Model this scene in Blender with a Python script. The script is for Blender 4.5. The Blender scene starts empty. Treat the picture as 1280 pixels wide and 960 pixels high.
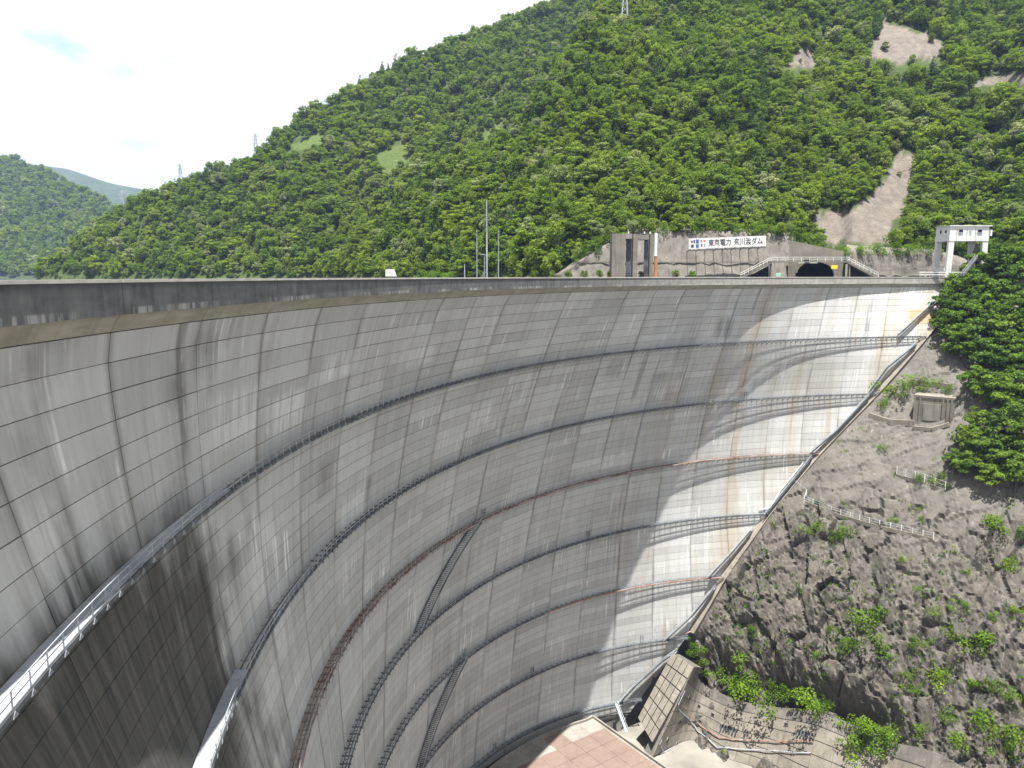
import bpy, math, random
import numpy as np
from mathutils import Vector
random.seed(7); RNG = np.random.default_rng(11)
SC = bpy.context.scene
COL = SC.collection

# ---------------------------------------------------------------- camera, light, exposure
FPX, HORIZON = 950.0, 345.5                      # focal length and horizon row for a 1280 x 960 picture
TH = math.atan((480 - HORIZON) / FPX)
SUN_AZ, SUN_EL = math.radians(176.0), math.radians(77.0)
cam_data = bpy.data.cameras.new('camera'); cam = bpy.data.objects.new('camera', cam_data); COL.objects.link(cam)
cam.location = (0, 0, 0); cam.rotation_euler = (math.pi / 2 - TH, 0, 0)
cam_data.sensor_width = 36; cam_data.lens = 36 * FPX / 1280; cam_data.clip_start = 0.5; cam_data.clip_end = 30000
SC.camera = cam
SC.view_settings.view_transform = 'Standard'; SC.view_settings.look = 'None'
SC.view_settings.gamma = 1; SC.view_settings.exposure = 1.70; SC.view_settings.use_curve_mapping = False
SC.cycles.use_denoising = True
SC.cycles.max_bounces = 6; SC.cycles.diffuse_bounces = 3; SC.cycles.transparent_max_bounces = 12
SC.cycles.volume_bounces = 0

W = bpy.data.worlds.new('World'); SC.world = W; W.use_nodes = True
wn, wl = W.node_tree.nodes, W.node_tree.links
for n in list(wn): wn.remove(n)
out = wn.new('ShaderNodeOutputWorld'); mixs = wn.new('ShaderNodeMixShader')
b1 = wn.new('ShaderNodeBackground'); b2 = wn.new('ShaderNodeBackground')
sky = wn.new('ShaderNodeTexSky'); sky.sky_type = 'NISHITA'; sky.sun_disc = False
sky.sun_elevation = SUN_EL; sky.sun_rotation = SUN_AZ; sky.altitude = 1000
b1.inputs['Strength'].default_value = 0.09
b2.inputs['Color'].default_value = (1.0, 0.99, 0.97, 1); b2.inputs['Strength'].default_value = 0.36
tc = wn.new('ShaderNodeTexCoord'); sep = wn.new('ShaderNodeSeparateXYZ')
addz = wn.new('ShaderNodeMath'); addz.operation = 'ADD'; addz.inputs[1].default_value = 0.22
dv = wn.new('ShaderNodeVectorMath'); dv.operation = 'DIVIDE'; cmb = wn.new('ShaderNodeCombineXYZ')
nz = wn.new('ShaderNodeTexNoise'); nz.inputs['Scale'].default_value = 2.3; nz.inputs['Detail'].default_value = 7; nz.inputs['Roughness'].default_value = 0.55
rp = wn.new('ShaderNodeValToRGB'); rp.color_ramp.elements[0].position = 0.27; rp.color_ramp.elements[1].position = 0.38
wl.new(tc.outputs['Generated'], sep.inputs[0]); wl.new(sep.outputs['Z'], addz.inputs[0])
for i in range(3): wl.new(addz.outputs[0], cmb.inputs[i])
wl.new(tc.outputs['Generated'], dv.inputs[0]); wl.new(cmb.outputs[0], dv.inputs[1]); wl.new(dv.outputs[0], nz.inputs['Vector'])
wl.new(nz.outputs['Fac'], rp.inputs['Fac']); wl.new(rp.outputs['Color'], mixs.inputs['Fac'])
wl.new(sky.outputs[0], b1.inputs['Color']); wl.new(b1.outputs[0], mixs.inputs[1]); wl.new(b2.outputs[0], mixs.inputs[2])
wl.new(mixs.outputs[0], out.inputs['Surface'])

sund = bpy.data.lights.new('sun', 'SUN'); sun = bpy.data.objects.new('sun', sund); COL.objects.link(sun)
sund.energy = 5.0; sund.angle = math.radians(0.5); sund.color = (1.0, 0.96, 0.90)
sdir = Vector((math.cos(SUN_EL) * math.sin(SUN_AZ), math.cos(SUN_EL) * math.cos(SUN_AZ), math.sin(SUN_EL)))
sun.rotation_euler = sdir.to_track_quat('Z', 'Y').to_euler(); sun.location = (0, -200, 900)

# ---------------------------------------------------------------- helpers
class MB:
    """collects vertices and faces of one mesh"""
    def __init__(s): s.v = []; s.f = []; s.uv = None; s.mi = []
    def quad(s, a, b, c, d):
        n = len(s.v); s.v += [tuple(a), tuple(b), tuple(c), tuple(d)]; s.f.append((n, n+1, n+2, n+3))
    def poly(s, pts):
        n = len(s.v); s.v += [tuple(p) for p in pts]; s.f.append(tuple(range(n, n + len(pts))))
    def hexa(s, p):          # p: 8 points, bottom ring then top ring
        n = len(s.v); s.v += [tuple(q) for q in p]
        for f in ((3,2,1,0),(4,5,6,7),(0,1,5,4),(1,2,6,5),(2,3,7,6),(3,0,4,7)): s.f.append(tuple(n+i for i in f))
    def box(s, x0, y0, z0, x1, y1, z1):
        s.hexa([(x0,y0,z0),(x1,y0,z0),(x1,y1,z0),(x0,y1,z0),(x0,y0,z1),(x1,y0,z1),(x1,y1,z1),(x0,y1,z1)])
    def bar(s, a, b, w, h=None, up=(0,0,1)):
        a = Vector(a); b = Vector(b); h = h or w; d = (b - a)
        if d.length < 1e-6: return
        d.normalize(); u = Vector(up)
        if abs(d.dot(u)) > 0.98: u = Vector((1, 0, 0))
        x = d.cross(u).normalized(); y = x.cross(d).normalized()
        x *= w / 2; y *= h / 2
        s.hexa([a-x-y, a+x-y, a+x+y, a-x+y, b-x-y, b+x-y, b+x+y, b-x+y])
    def path(s, pts, w, h=None):
        for p, q in zip(pts[:-1], pts[1:]): s.bar(p, q, w, h)
    def tube(s, pts, rad, k=6):
        pts = [Vector(p) for p in pts]; rr = rad if hasattr(rad, '__len__') else [rad] * len(pts); n0 = len(s.v)
        for i, p in enumerate(pts):
            d = (pts[min(i+1, len(pts)-1)] - pts[max(i-1, 0)]).normalized()
            u = Vector((0,0,1)) if abs(d.z) < .95 else Vector((1,0,0))
            x = d.cross(u).normalized(); y = x.cross(d)
            for j in range(k):
                t = 2 * math.pi * j / k; s.v.append(tuple(p + (x * math.cos(t) + y * math.sin(t)) * rr[i]))
        for i in range(len(pts) - 1):
            for j in range(k):
                a = n0 + i*k + j; b = n0 + i*k + (j+1) % k; s.f.append((a, b, b + k, a + k))
        s.f.append(tuple(n0 + j for j in reversed(range(k)))); s.f.append(tuple(n0 + (len(pts)-1)*k + j for j in range(k)))
    def mesh(s, name, smooth=False):
        m = bpy.data.meshes.new(name); m.from_pydata(s.v, [], s.f); m.update()
        if smooth: m.polygons.foreach_set('use_smooth', [True] * len(m.polygons))
        return m
def tag(o, label=None, cat=None, group=None, kind=None):
    for k, v in (('label', label), ('category', cat), ('group', group), ('kind', kind)):
        if v: o[k] = v
    return o
def obj(name, mesh, mat=None, parent=None, smooth=False):
    if isinstance(mesh, MB): mesh = mesh.mesh(name, smooth)
    if mat is not None and not mesh.materials: mesh.materials.append(mat)
    o = bpy.data.objects.new(name, mesh); COL.objects.link(o)
    if parent: o.parent = parent
    return o
def empty(name, loc, rz=0, label=None, cat=None, group=None):
    o = bpy.data.objects.new(name, None); COL.objects.link(o); o.location = loc; o.rotation_euler = (0, 0, rz)
    o.empty_display_size = 0.5
    return tag(o, label, cat, group)
def at(o, loc, parent_obj):   # world-space mesh under an empty that stands elsewhere
    o.matrix_parent_inverse = parent_obj.matrix_basis.inverted(); return o
def wobj(name, mb, mat, parent, smooth=False):
    """mesh given in world coordinates, parented to an empty"""
    o = obj(name, mb, mat, parent, smooth)
    o.location = -Vector(parent.location); return o

def vnoise(x, y, seed=0):
    x = np.asarray(x, float); y = np.asarray(y, float)
    xi = np.floor(x).astype(np.int64); yi = np.floor(y).astype(np.int64); xf = x - xi; yf = y - yi
    def h(i, j):
        n = (i * 374761393 + j * 668265263 + seed * 974634541) & 0x7fffffff
        n = ((n ^ (n >> 13)) * 1274126177) & 0x7fffffff
        return ((n ^ (n >> 16)) & 0xffff) / 32767.5 - 1
    u = xf * xf * (3 - 2 * xf); v = yf * yf * (3 - 2 * yf)
    return (h(xi, yi) * (1-u) + h(xi+1, yi) * u) * (1-v) + (h(xi, yi+1) * (1-u) + h(xi+1, yi+1) * u) * v
def fbm(x, y, o=4, seed=0):
    r = 0; a = 1; t = 0
    for i in range(o):
        r = r + a * vnoise(x * 2**i, y * 2**i, seed + i * 7); t += a; a *= .5
    return r / t
def sstep(a, b, x):
    t = np.clip((x - a) / (b - a), 0, 1); return t * t * (3 - 2 * t)
def project(P):
    P = np.asarray(P, float); X, Y, Z = P[..., 0], P[..., 1], P[..., 2]
    fw = Y * math.cos(TH) - Z * math.sin(TH); dn = -Z * math.cos(TH) - Y * math.sin(TH)
    return np.stack([640 + FPX * X / fw, 480 + FPX * dn / fw], -1)
def ray(u, v):               # direction of a sight line, forward component about 1
    a = (u - 640) / FPX; b = (v - 480) / FPX
    return np.array([a, math.cos(TH) - math.sin(TH) * b, -(math.sin(TH) + math.cos(TH) * b)])
def on_level(u, v, z):
    r = ray(u, v); return Vector(r * (z / r[2]))
def on_depth(u, v, y):
    r = ray(u, v); return Vector(r * (y / r[1]))
def inpoly(x, y, poly):
    x = np.asarray(x); y = np.asarray(y); ins = np.zeros(x.shape, bool); n = len(poly)
    for i in range(n):
        x0, y0 = poly[i]; x1, y1 = poly[(i + 1) % n]
        c = ((y0 > y) != (y1 > y)) & (x < (x1 - x0) * (y - y0) / ((y1 - y0) + 1e-12) + x0); ins ^= c
    return ins

# ---------------------------------------------------------------- materials
class NT:
    def __init__(s, name):
        s.m = bpy.data.materials.new(name); s.m.use_nodes = True; s.n = s.m.node_tree.nodes; s.l = s.m.node_tree.links
        s.b = s.n['Principled BSDF']; s.b.inputs['Roughness'].default_value = .9
        s.b.inputs['Specular IOR Level'].default_value = .25
    def new(s, t): return s.n.new(t)
    def put(s, a, inp):
        if hasattr(a, 'default_value') or isinstance(a, bpy.types.NodeSocket): s.l.new(a, inp)
        elif isinstance(a, (tuple, list)): inp.default_value = tuple(a) + ((1,) if len(a) == 3 and inp.type == 'RGBA' else ())
        else: inp.default_value = a
    def noise(s, vec, scale=(1,1,1), detail=4, rough=.55, dist=0):
        mp = s.new('ShaderNodeMapping'); mp.inputs['Scale'].default_value = scale; s.l.new(vec, mp.inputs[0])
        t = s.new('ShaderNodeTexNoise'); t.inputs['Scale'].default_value = 1; t.inputs['Detail'].default_value = detail
        t.inputs['Roughness'].default_value = rough; t.inputs['Distortion'].default_value = dist
        s.l.new(mp.outputs[0], t.inputs['Vector']); return t.outputs['Fac']
    def ramp(s, fac, a, b, ca=(0,0,0), cb=(1,1,1)):
        r = s.new('ShaderNodeValToRGB'); e = r.color_ramp.elements
        e[0].position = a; e[1].position = b; e[0].color = (*ca, 1); e[1].color = (*cb, 1)
        s.l.new(fac, r.inputs[0]); return r.outputs[0]
    def mix(s, fac, a, b, mode='MIX'):
        m = s.new('ShaderNodeMix'); m.data_type = 'RGBA'; m.blend_type = mode
        s.put(fac, m.inputs[0]); s.put(a, m.inputs[6]); s.put(b, m.inputs[7]); return m.outputs[2]
    def math(s, op, a, b=0.0):
        m = s.new('ShaderNodeMath'); m.operation = op; s.put(a, m.inputs[0]); s.put(b, m.inputs[1]); return m.outputs[0]
    def mrange(s, v, a, b, c=0., d=1.):
        m = s.new('ShaderNodeMapRange'); m.interpolation_type = 'SMOOTHSTEP'; s.l.new(v, m.inputs[0])
        for i, q in enumerate((a, b, c, d)): m.inputs[i+1].default_value = q
        return m.outputs[0]
    def uv(s): return s.new('ShaderNodeUVMap').outputs[0]
    def pos(s): return s.new('ShaderNodeNewGeometry').outputs['Position']
    def attr(s, name): n = s.new('ShaderNodeAttribute'); n.attribute_name = name; return n.outputs['Fac']
    def rand(s): return s.new('ShaderNodeObjectInfo').outputs['Random']
    def bump(s, h, strength=.3, dist=.1):
        b = s.new('ShaderNodeBump'); b.inputs['Strength'].default_value = strength; b.inputs['Distance'].default_value = dist
        s.l.new(h, b.inputs['Height']); s.l.new(b.outputs[0], s.b.inputs['Normal'])
    def done(s, col, rough=None, metal=None):
        s.put(col, s.b.inputs['Base Color'])
        if rough is not None: s.b.inputs['Roughness'].default_value = rough
        if metal is not None: s.b.inputs['Metallic'].default_value = metal
        return s.m
def plain(name, c, rough=.8, metal=0, var=.25, sc=.6):
    t = NT(name); p = t.pos(); f = t.noise(p, (sc,)*3, 5)
    col = t.mix(t.ramp(f, .3, .7), tuple(x*(1-var) for x in c), tuple(min(1, x*(1+var)) for x in c))
    t.bump(t.noise(p, (sc*6,)*3, 3), .15, .05); return t.done(col, rough, metal)
M = {}
def concrete_face():
    t = NT('dam_concrete'); uv = t.uv(); sp = t.new('ShaderNodeSeparateXYZ'); t.l.new(uv, sp.inputs[0]); s, v = sp.outputs[0], sp.outputs[1]
    tone = t.attr('tone')
    fine = t.noise(uv, (1.1, .09, 1), 6, .65); broad = t.noise(uv, (.22, .03, 1), 3); blot = t.noise(uv, (.07, .09, 1), 4)
    grain = t.noise(uv, (.9, .9, 1), 5, .65)
    c = t.mix(t.ramp(fine, .28, .72), (.318, .324, .318), (.405, .412, .404))
    c = t.mix(t.ramp(broad, .35, .66), c, t.mix(1.0, c, (.90, .89, .87), 'MULTIPLY'))
    c = t.mix(t.math('MULTIPLY', t.ramp(grain, .45, .8), .25), c, (.29, .28, .26))
    tn = t.new('ShaderNodeCombineColor')
    for i in range(3): t.l.new(tone, tn.inputs[i])
    c = t.mix(1.0, c, tn.outputs[0], 'MULTIPLY')
    white = t.math('MULTIPLY', t.ramp(t.noise(uv, (1.5, .045, 1), 3, .5), .56, .68), t.ramp(t.noise(uv, (.06, .10, 1), 3), .54, .64))
    c = t.mix(t.math('MULTIPLY', white, .75), c, (.72, .72, .70))
    dark = t.math('MULTIPLY', t.ramp(t.noise(uv, (.8, .02, 1), 3, .5), .56, .70), t.ramp(t.noise(uv, (.035, .03, 1), 2), .48, .62))
    c = t.mix(t.math('MULTIPLY', dark, .45), c, (.11, .107, .10))
    # joint seepage: dark rims beside the contraction joints
    jf = t.math('ABSOLUTE', t.math('SUBTRACT', t.math('FRACT', t.math('DIVIDE', s, JW)), .5))
    rim = t.math('MULTIPLY', t.mrange(jf, .44, .5), t.ramp(t.noise(uv, (.05, .045, 1), 3), .42, .58))
    c = t.mix(t.math('MULTIPLY', rim, .6), c, (.13, .125, .11))
    # algae where the wall nears the bank
    low = t.mrange(v, -14., -29.); near = t.mrange(s, 60., 16.)
    n1 = t.math('MULTIPLY', t.math('SUBTRACT', t.noise(uv, (.35, .04, 1), 5), .5), .8); n2 = t.math('MULTIPLY', t.math('SUBTRACT', t.noise(uv, (.07, .06, 1), 5), .5), 1.7)
    al = t.math('ADD', t.math('MULTIPLY', low, near), t.math('MULTIPLY', t.math('ADD', n1, n2), t.mrange(s, 80., 50.)))
    al = t.mrange(al, .06, .72)
    c = t.mix(t.math('MULTIPLY', al, .93), c, t.mix(t.ramp(fine, .35, .75), (.013, .014, .013), (.078, .072, .060)))
    # ochre seep stain high on the far end and warm brown bands
    ox = t.math('MULTIPLY', t.mrange(t.math('ABSOLUTE', t.math('SUBTRACT', s, S_OCHRE)), 8., 4.), t.mrange(t.math('ABSOLUTE', t.math('ADD', v, 14.4)), 3.6, 1.6))
    c = t.mix(t.math('MULTIPLY', ox, .75), c, (.30, .20, .085))
    br = t.math('MULTIPLY', t.mrange(s, 205., 250.), t.ramp(t.noise(uv, (.16, .018, 1), 3), .5, .64))
    c = t.mix(t.math('MULTIPLY', br, .45), c, (.27, .21, .14))
    # single leak stains where the photograph shows them: centre, half width, half height, colour
    for (sx, vx, hw_, hh_, col_, k_) in STAINS:
        m_ = t.math('MULTIPLY', t.mrange(t.math('ABSOLUTE', t.math('SUBTRACT', s, sx)), hw_*1.15, hw_*.6), t.mrange(t.math('ABSOLUTE', t.math('SUBTRACT', v, vx)), hh_*1.1, hh_*.55))
        c = t.mix(t.math('MULTIPLY', t.math('MULTIPLY', m_, k_), t.ramp(fine, .36, .60)), c, col_)
    t.bump(t.noise(uv, (2., 2., 1), 5, .7), .25, .06)
    return t.done(c, .92)
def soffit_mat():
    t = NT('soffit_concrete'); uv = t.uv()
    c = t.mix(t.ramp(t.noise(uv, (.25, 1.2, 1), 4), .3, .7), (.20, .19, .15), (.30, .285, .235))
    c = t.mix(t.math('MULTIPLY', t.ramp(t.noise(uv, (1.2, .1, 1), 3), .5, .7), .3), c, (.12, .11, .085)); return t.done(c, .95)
def fascia_mat():
    t = NT('fascia_concrete'); uv = t.uv(); sp = t.new('ShaderNodeSeparateXYZ'); t.l.new(uv, sp.inputs[0]); s, v = sp.outputs[0], sp.outputs[1]
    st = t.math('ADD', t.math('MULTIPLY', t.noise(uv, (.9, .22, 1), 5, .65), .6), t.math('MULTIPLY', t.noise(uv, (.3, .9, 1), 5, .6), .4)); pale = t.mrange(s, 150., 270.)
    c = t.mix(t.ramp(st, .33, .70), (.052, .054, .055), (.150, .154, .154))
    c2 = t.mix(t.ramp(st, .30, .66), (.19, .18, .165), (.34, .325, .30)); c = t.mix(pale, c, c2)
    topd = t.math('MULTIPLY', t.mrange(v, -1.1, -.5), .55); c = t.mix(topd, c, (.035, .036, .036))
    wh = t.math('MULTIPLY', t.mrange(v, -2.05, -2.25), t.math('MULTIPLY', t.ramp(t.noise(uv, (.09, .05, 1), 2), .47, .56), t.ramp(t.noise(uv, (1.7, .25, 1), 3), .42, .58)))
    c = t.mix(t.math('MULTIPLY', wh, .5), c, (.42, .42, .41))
    t.bump(st, .2, .05); return t.done(c, .95)
def metal_mat(name, a, b, rough=.6, metal=.3, alpha=None, sc=.35):
    t = NT(name); p = t.pos(); f = t.noise(p, (sc,)*3, 5, .6)
    t.done(t.mix(t.ramp(f, .38, .64), a, b), rough, metal)
    if alpha is not None:    # open steel grating: the gaps between its bars let light through
        o = t.n['Material Output']; tr = t.new('ShaderNodeBsdfTransparent'); mx = t.new('ShaderNodeMixShader')
        mx.inputs[0].default_value = alpha; t.l.new(tr.outputs[0], mx.inputs[1]); t.l.new(t.b.outputs[0], mx.inputs[2]); t.l.new(mx.outputs[0], o.inputs[0])
    return t.m
def leaf_mat(name, cols, trans=.42):
    t = NT(name); r = t.rand(); rr = t.new('ShaderNodeValToRGB'); e = rr.color_ramp
    while len(e.elements) < len(cols): e.elements.new(.5)
    for i, (p, c) in enumerate(cols): e.elements[i].position = p; e.elements[i].color = (*c, 1)
    t.l.new(r, rr.inputs[0]); lv = t.attr('leafv')
    c = t.mix(t.mrange(lv, 0, 1, 0., 1.), t.mix(1., rr.outputs[0], (.62, .66, .6), 'MULTIPLY'), t.mix(1., rr.outputs[0], (1.35, 1.3, 1.2), 'MULTIPLY'))
    big = t.ramp(t.noise(t.pos(), (.012,)*3, 3), .35, .68); c = t.mix(big, t.mix(1., c, (.82, .88, .86), 'MULTIPLY'), t.mix(1., c, (1.12, 1.08, .95), 'MULTIPLY'))
    d = t.new('ShaderNodeBsdfDiffuse'); tl = t.new('ShaderNodeBsdfTranslucent'); mx = t.new('ShaderNodeMixShader'); mx.inputs[0].default_value = trans
    t.l.new(c, d.inputs[0]); t.l.new(t.mix(1., c, (1.1, 1.2, .6), 'MULTIPLY'), tl.inputs[0]); t.l.new(d.outputs[0], mx.inputs[1]); t.l.new(tl.outputs[0], mx.inputs[2])
    t.l.new(mx.outputs[0], t.n['Material Output'].inputs[0]); return t.m
def ground_mat(name, a, b, rockc, sc=.08):
    t = NT(name); p = t.pos(); f = t.noise(p, (sc,)*3, 6, .65); c = t.mix(t.ramp(f, .35, .65), a, b)
    rk = t.mix(t.ramp(t.noise(p, (.25, .25, .09), 6, .65), .3, .7), tuple(x*.55 for x in rockc), rockc)
    gr = t.mix(t.ramp(t.noise(p, (.3,)*3, 4), .3, .7), (.050, .080, .018), (.080, .110, .028))
    c = t.mix(t.attr('bare'), c, rk); c = t.mix(t.attr('meadow'), c, gr)
    t.bump(t.noise(p, (.35,)*3, 8, .75), 1., 2.0); return t.done(c, .95)
def rock_mat():
    t = NT('rock'); p = t.pos(); jag = t.attr('jag')
    f = t.noise(p, (.10, .10, .10), 6, .65); g = t.noise(p, (.7, .7, .35), 6, .7)
    a = t.mix(t.ramp(f, .32, .68), (.082, .076, .068), (.134, .125, .111))
    a = t.mix(t.math('MULTIPLY', t.ramp(g, .45, .75), .45), a, (.060, .054, .047))
    b = t.mix(t.ramp(g, .30, .72), (.045, .041, .036), (.120, .109, .094))
    c = t.mix(jag, a, b)
    wh = t.math('MULTIPLY', t.ramp(t.noise(p, (.9, .9, .12), 3), .66, .72), .5); c = t.mix(wh, c, (.24, .22, .195))
    vg = t.math('MULTIPLY', t.ramp(t.noise(p, (.16, .16, .16), 5, .7), .60, .68), .7); c = t.mix(vg, c, (.045, .062, .018))
    t.bump(t.noise(p, (1.3, 1.3, .8), 7, .7), .7, .35); return t.done(c, .95)
def wall_mat(name, a, b, streak=(.10,.09,.08), k=.5):
    t = NT(name); p = t.pos(); f = t.noise(p, (.22, .22, .22), 6, .65)
    c = t.mix(t.ramp(f, .32, .68), a, b)
    c = t.mix(t.math('MULTIPLY', t.ramp(t.noise(p, (.9, .9, .05), 4, .6), .52, .72), k), c, streak)
    c = t.mix(t.math('MULTIPLY', t.ramp(t.noise(p, (1.1, 1.1, .07), 3), .64, .72), .5), c, (.30, .285, .26))
    t.bump(t.noise(p, (1.5,)*3, 6, .7), .4, .15); return t.done(c, .95)

# ---------------------------------------------------------------- the dam's shape: every level is an arc
KD = np.array([3.0, 21.5, 41.5, 61.5, 81.5, 101.5, 121.5, 141.5, 155])
KW = np.array([26.9, 28.4, 28.7, 28.2, 27.6, 27.1, 26.5, 25.0, 23.5])
KN = np.array([291.4, 275.9, 268.5, 261.5, 254.7, 248, 243.5, 239.8, 237])
KR = np.array([241.2, 203.2, 176, 151.5, 130.2, 112.5, 98.5, 84, 76])
def herm(x, xs, ys):
    m = np.gradient(ys, xs); x = np.clip(x, xs[0], xs[-1]); i = np.clip(np.searchsorted(xs, x) - 1, 0, len(xs) - 2)
    h = xs[i+1] - xs[i]; t = (x - xs[i]) / h
    return (2*t**3-3*t**2+1)*ys[i] + (t**3-2*t**2+t)*h*m[i] + (-2*t**3+3*t**2)*ys[i+1] + (t**3-t**2)*h*m[i+1]
_LD = np.arange(0, 156, .1); _LR = herm(_LD, KD, KR); _LX = _LR - herm(_LD, KD, KW); _LY = herm(_LD, KD, KN) - _LR
_LT = list(zip(_LX.tolist(), _LY.tolist(), _LR.tolist()))
def level(d):                         # centre x, centre y, radius of the arc d metres below the eye
    f = min(max(d, 0), 155.8) * 10; i = int(f); f -= i; a, b = _LT[i], _LT[i+1]
    return a[0] + (b[0]-a[0])*f, a[1] + (b[1]-a[1])*f, a[2] + (b[2]-a[2])*f
OFF = 1.7
CX0, CY0, R0 = level(3.0)
def setback(d):                       # concrete face behind the fascia / walkway edge line
    return float(np.interp(d, [2.6, 3.0, 3.4, 3.9, 4.8, 6.3, 9], [.25, .55, .85, 1.1, 1.4, 1.62, OFF]))
def map_phi(phi, d):
    """angle on the arc at depth d of the contraction joint that leaves the crest at angle phi"""
    cx, cy, r = level(d); nx, ny = math.cos(phi), math.sin(phi)
    qx, qy = CX0 + R0*nx - cx, CY0 + R0*ny - cy; b = qx*nx + qy*ny
    disc = b*b - (qx*qx + qy*qy - r*r)
    t = -b + math.sqrt(max(disc, 0)); pr = math.atan2(qy + t*ny, qx + t*nx)
    if pr < -1: pr += 2 * math.pi
    return pr + .25 * (phi - pr)
END_D = [3, 21.5, 41.5, 61.5, 81.5, 101.5, 121.5, 141.5, 150]
END_U = [1207, 1154, 1092, 1020, 957, 902, 858, 800, 775]
def _end(d):
    cx, cy, r = level(d); ph = np.linspace(math.radians(60), math.radians(150), 1500)
    P = np.stack([cx + (r+OFF)*np.cos(ph), cy + (r+OFF)*np.sin(ph), -d*np.ones_like(ph)], -1); u = project(P)[:, 0]
    return float(np.interp(-np.interp(d, END_D, END_U), -u, ph))
_ED = np.linspace(0, 152, 77); _EP = np.array([_end(max(d, 1.)) for d in _ED])
def phi_end(d): return float(np.interp(d, _ED, _EP))
def face(phi, d, o=0.0):              # point on the face, o metres into the concrete
    cx, cy, r = level(d); rr = r + setback(d) + o
    return (cx + rr*math.cos(phi), cy + rr*math.sin(phi), -d)
def facehit(u, v, o=0.0):
    r = ray(u, v)
    for t in np.arange(25, 420, .1):
        P = r * t; d = -P[2]
        if d < 2.7: continue
        cx, cy, rr = level(d)
        if P[1] > 25 and math.hypot(P[0]-cx, P[1]-cy) > rr + setback(d):
            ph = math.atan2(P[1]-cy, P[0]-cx); return (ph if ph > -1 else ph + 2*math.pi), d
    return None
JW = 14.3
_u = (757 - 640) / (FPX * math.cos(TH) + 134.5 * math.sin(TH))
_A = 1 + _u*_u; _B = -2*(_u*CX0 + CY0); _D = CX0**2 + CY0**2 - R0**2; _Y = (-_B + math.sqrt(_B*_B - 4*_A*_D)) / (2*_A)
PHI757 = math.atan2(_Y - CY0, _u*_Y - CX0)
PHI_LEFT = math.radians(189.5)
NJ = int((PHI_LEFT - PHI757) * R0 / JW)
JPHI = [PHI757 + (NJ - k) * JW / R0 for k in range(0, NJ + 14)]        # crest angles of the joints, left to right
S0 = JPHI[0]
def s_of(phi): return (S0 - phi) * R0
_oc = facehit(1105, 395); S_OCHRE = s_of(_oc[0])
LIFTS = [3.9 + 2.2*i for i in range(9)] + [21.5 + 20/9*i for i in range(1, 58)]
LIFTS = [d for d in LIFTS if d <= 147]

def s_at(u, v):                       # wall coordinates (metres along the crest, height) under a picture point
    ph, d = facehit(u, v); lo, hi = math.radians(60), math.radians(200)
    for _ in range(40):
        m_ = (lo + hi)/2
        if map_phi(m_, d) < ph: lo = m_
        else: hi = m_
    return s_of(lo), -d
DK, WT = (.075, .072, .066), (.66, .67, .66)
STAINS = [(*s_at(u, v), w_, h_, c_, k_*(.55 if c_ is WT else .8)) for u, v, w_, h_, c_, k_ in ((906, 410, 4.5, 4, DK, .7), (822, 478, 4.5, 4.5, DK, .55), (768, 462, 4, 3.5, DK, .5), (800, 470, 1.3, 9, DK, .8), (664, 480, 1.0, 8, DK, .6), (632, 520, .9, 8, DK, .6), (224, 440, 1.0, 12, DK, .85), (946, 372, .9, 6, DK, .7), (858, 480, 1.4, 12, DK, .4),
          (405, 600, 3.2, 3.5, DK, .6), (460, 612, 1.3, 3, DK, .8), (360, 515, 6.5, 3.0, WT, .7), (295, 520, 6.5, 3.5, WT, .6), (425, 455, 6, 2.4, WT, .7), (525, 445, 6, 2.2, WT, .5), (440, 640, 5, 4, WT, .6), (600, 520, 5, 4, WT, .5), (655, 490, 5, 4, WT, .45), (330, 700, 5, 6, WT, .6), (350, 770, 4, 6, WT, .6), (70, 700, 2.5, 5, WT, .5), (560, 660, 4, 3, WT, .5), (1085, 400, 1.2, 8, DK, .7), (1000, 480, 16, 12, (.21, .185, .15), .6), (985, 600, 14, 9, (.22, .19, .15), .6), (930, 690, 10, 9, (.24, .20, .15), .5))]
M['dam'] = concrete_face(); M['soffit'] = soffit_mat(); M['fascia'] = fascia_mat()
M['coping'] = plain('coping_concrete', (.42, .41, .37), .9, 0, .2, .5)
M['joint'] = plain('joint_grime', (.105, .10, .09), .95)
M['road'] = plain('asphalt', (.06, .06, .062), .9)
M['steel'] = metal_mat('galvanised_steel', (.26, .29, .32), (.40, .43, .46), .55, .3)
M['steel_dark'] = metal_mat('weathered_steel', (.055, .062, .07), (.13, .14, .15), .65, .3)
M['rust'] = metal_mat('rusty_steel', (.13, .065, .04), (.30, .27, .25), .8, .1, sc=.25)
M['rustred'] = metal_mat('red_rusted_steel', (.25, .10, .06), (.33, .26, .24), .8, .1, sc=.2)
M['grate'] = metal_mat('steel_grating', (.13, .15, .175), (.22, .24, .265), .6, .2, alpha=.14, sc=.3)
M['grate_rust'] = metal_mat('rusty_grating', (.13, .07, .045), (.28, .26, .25), .8, .1, alpha=.34, sc=.2)
M['white'] = wall_mat('white_paint', (.50, .50, .49), (.60, .60, .585), (.34, .32, .28), .35)
M['conc'] = wall_mat('old_concrete', (.135, .122, .10), (.205, .188, .158), (.07, .065, .055))
M['shot'] = wall_mat('sprayed_concrete', (.098, .090, .079), (.155, .143, .127), (.058, .053, .046), .7)
M['dark'] = plain('dark_void', (.012, .012, .013), .95)  # near-black; doubles as painted shade in tunnel, weep holes and under ramp stairs

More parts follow.
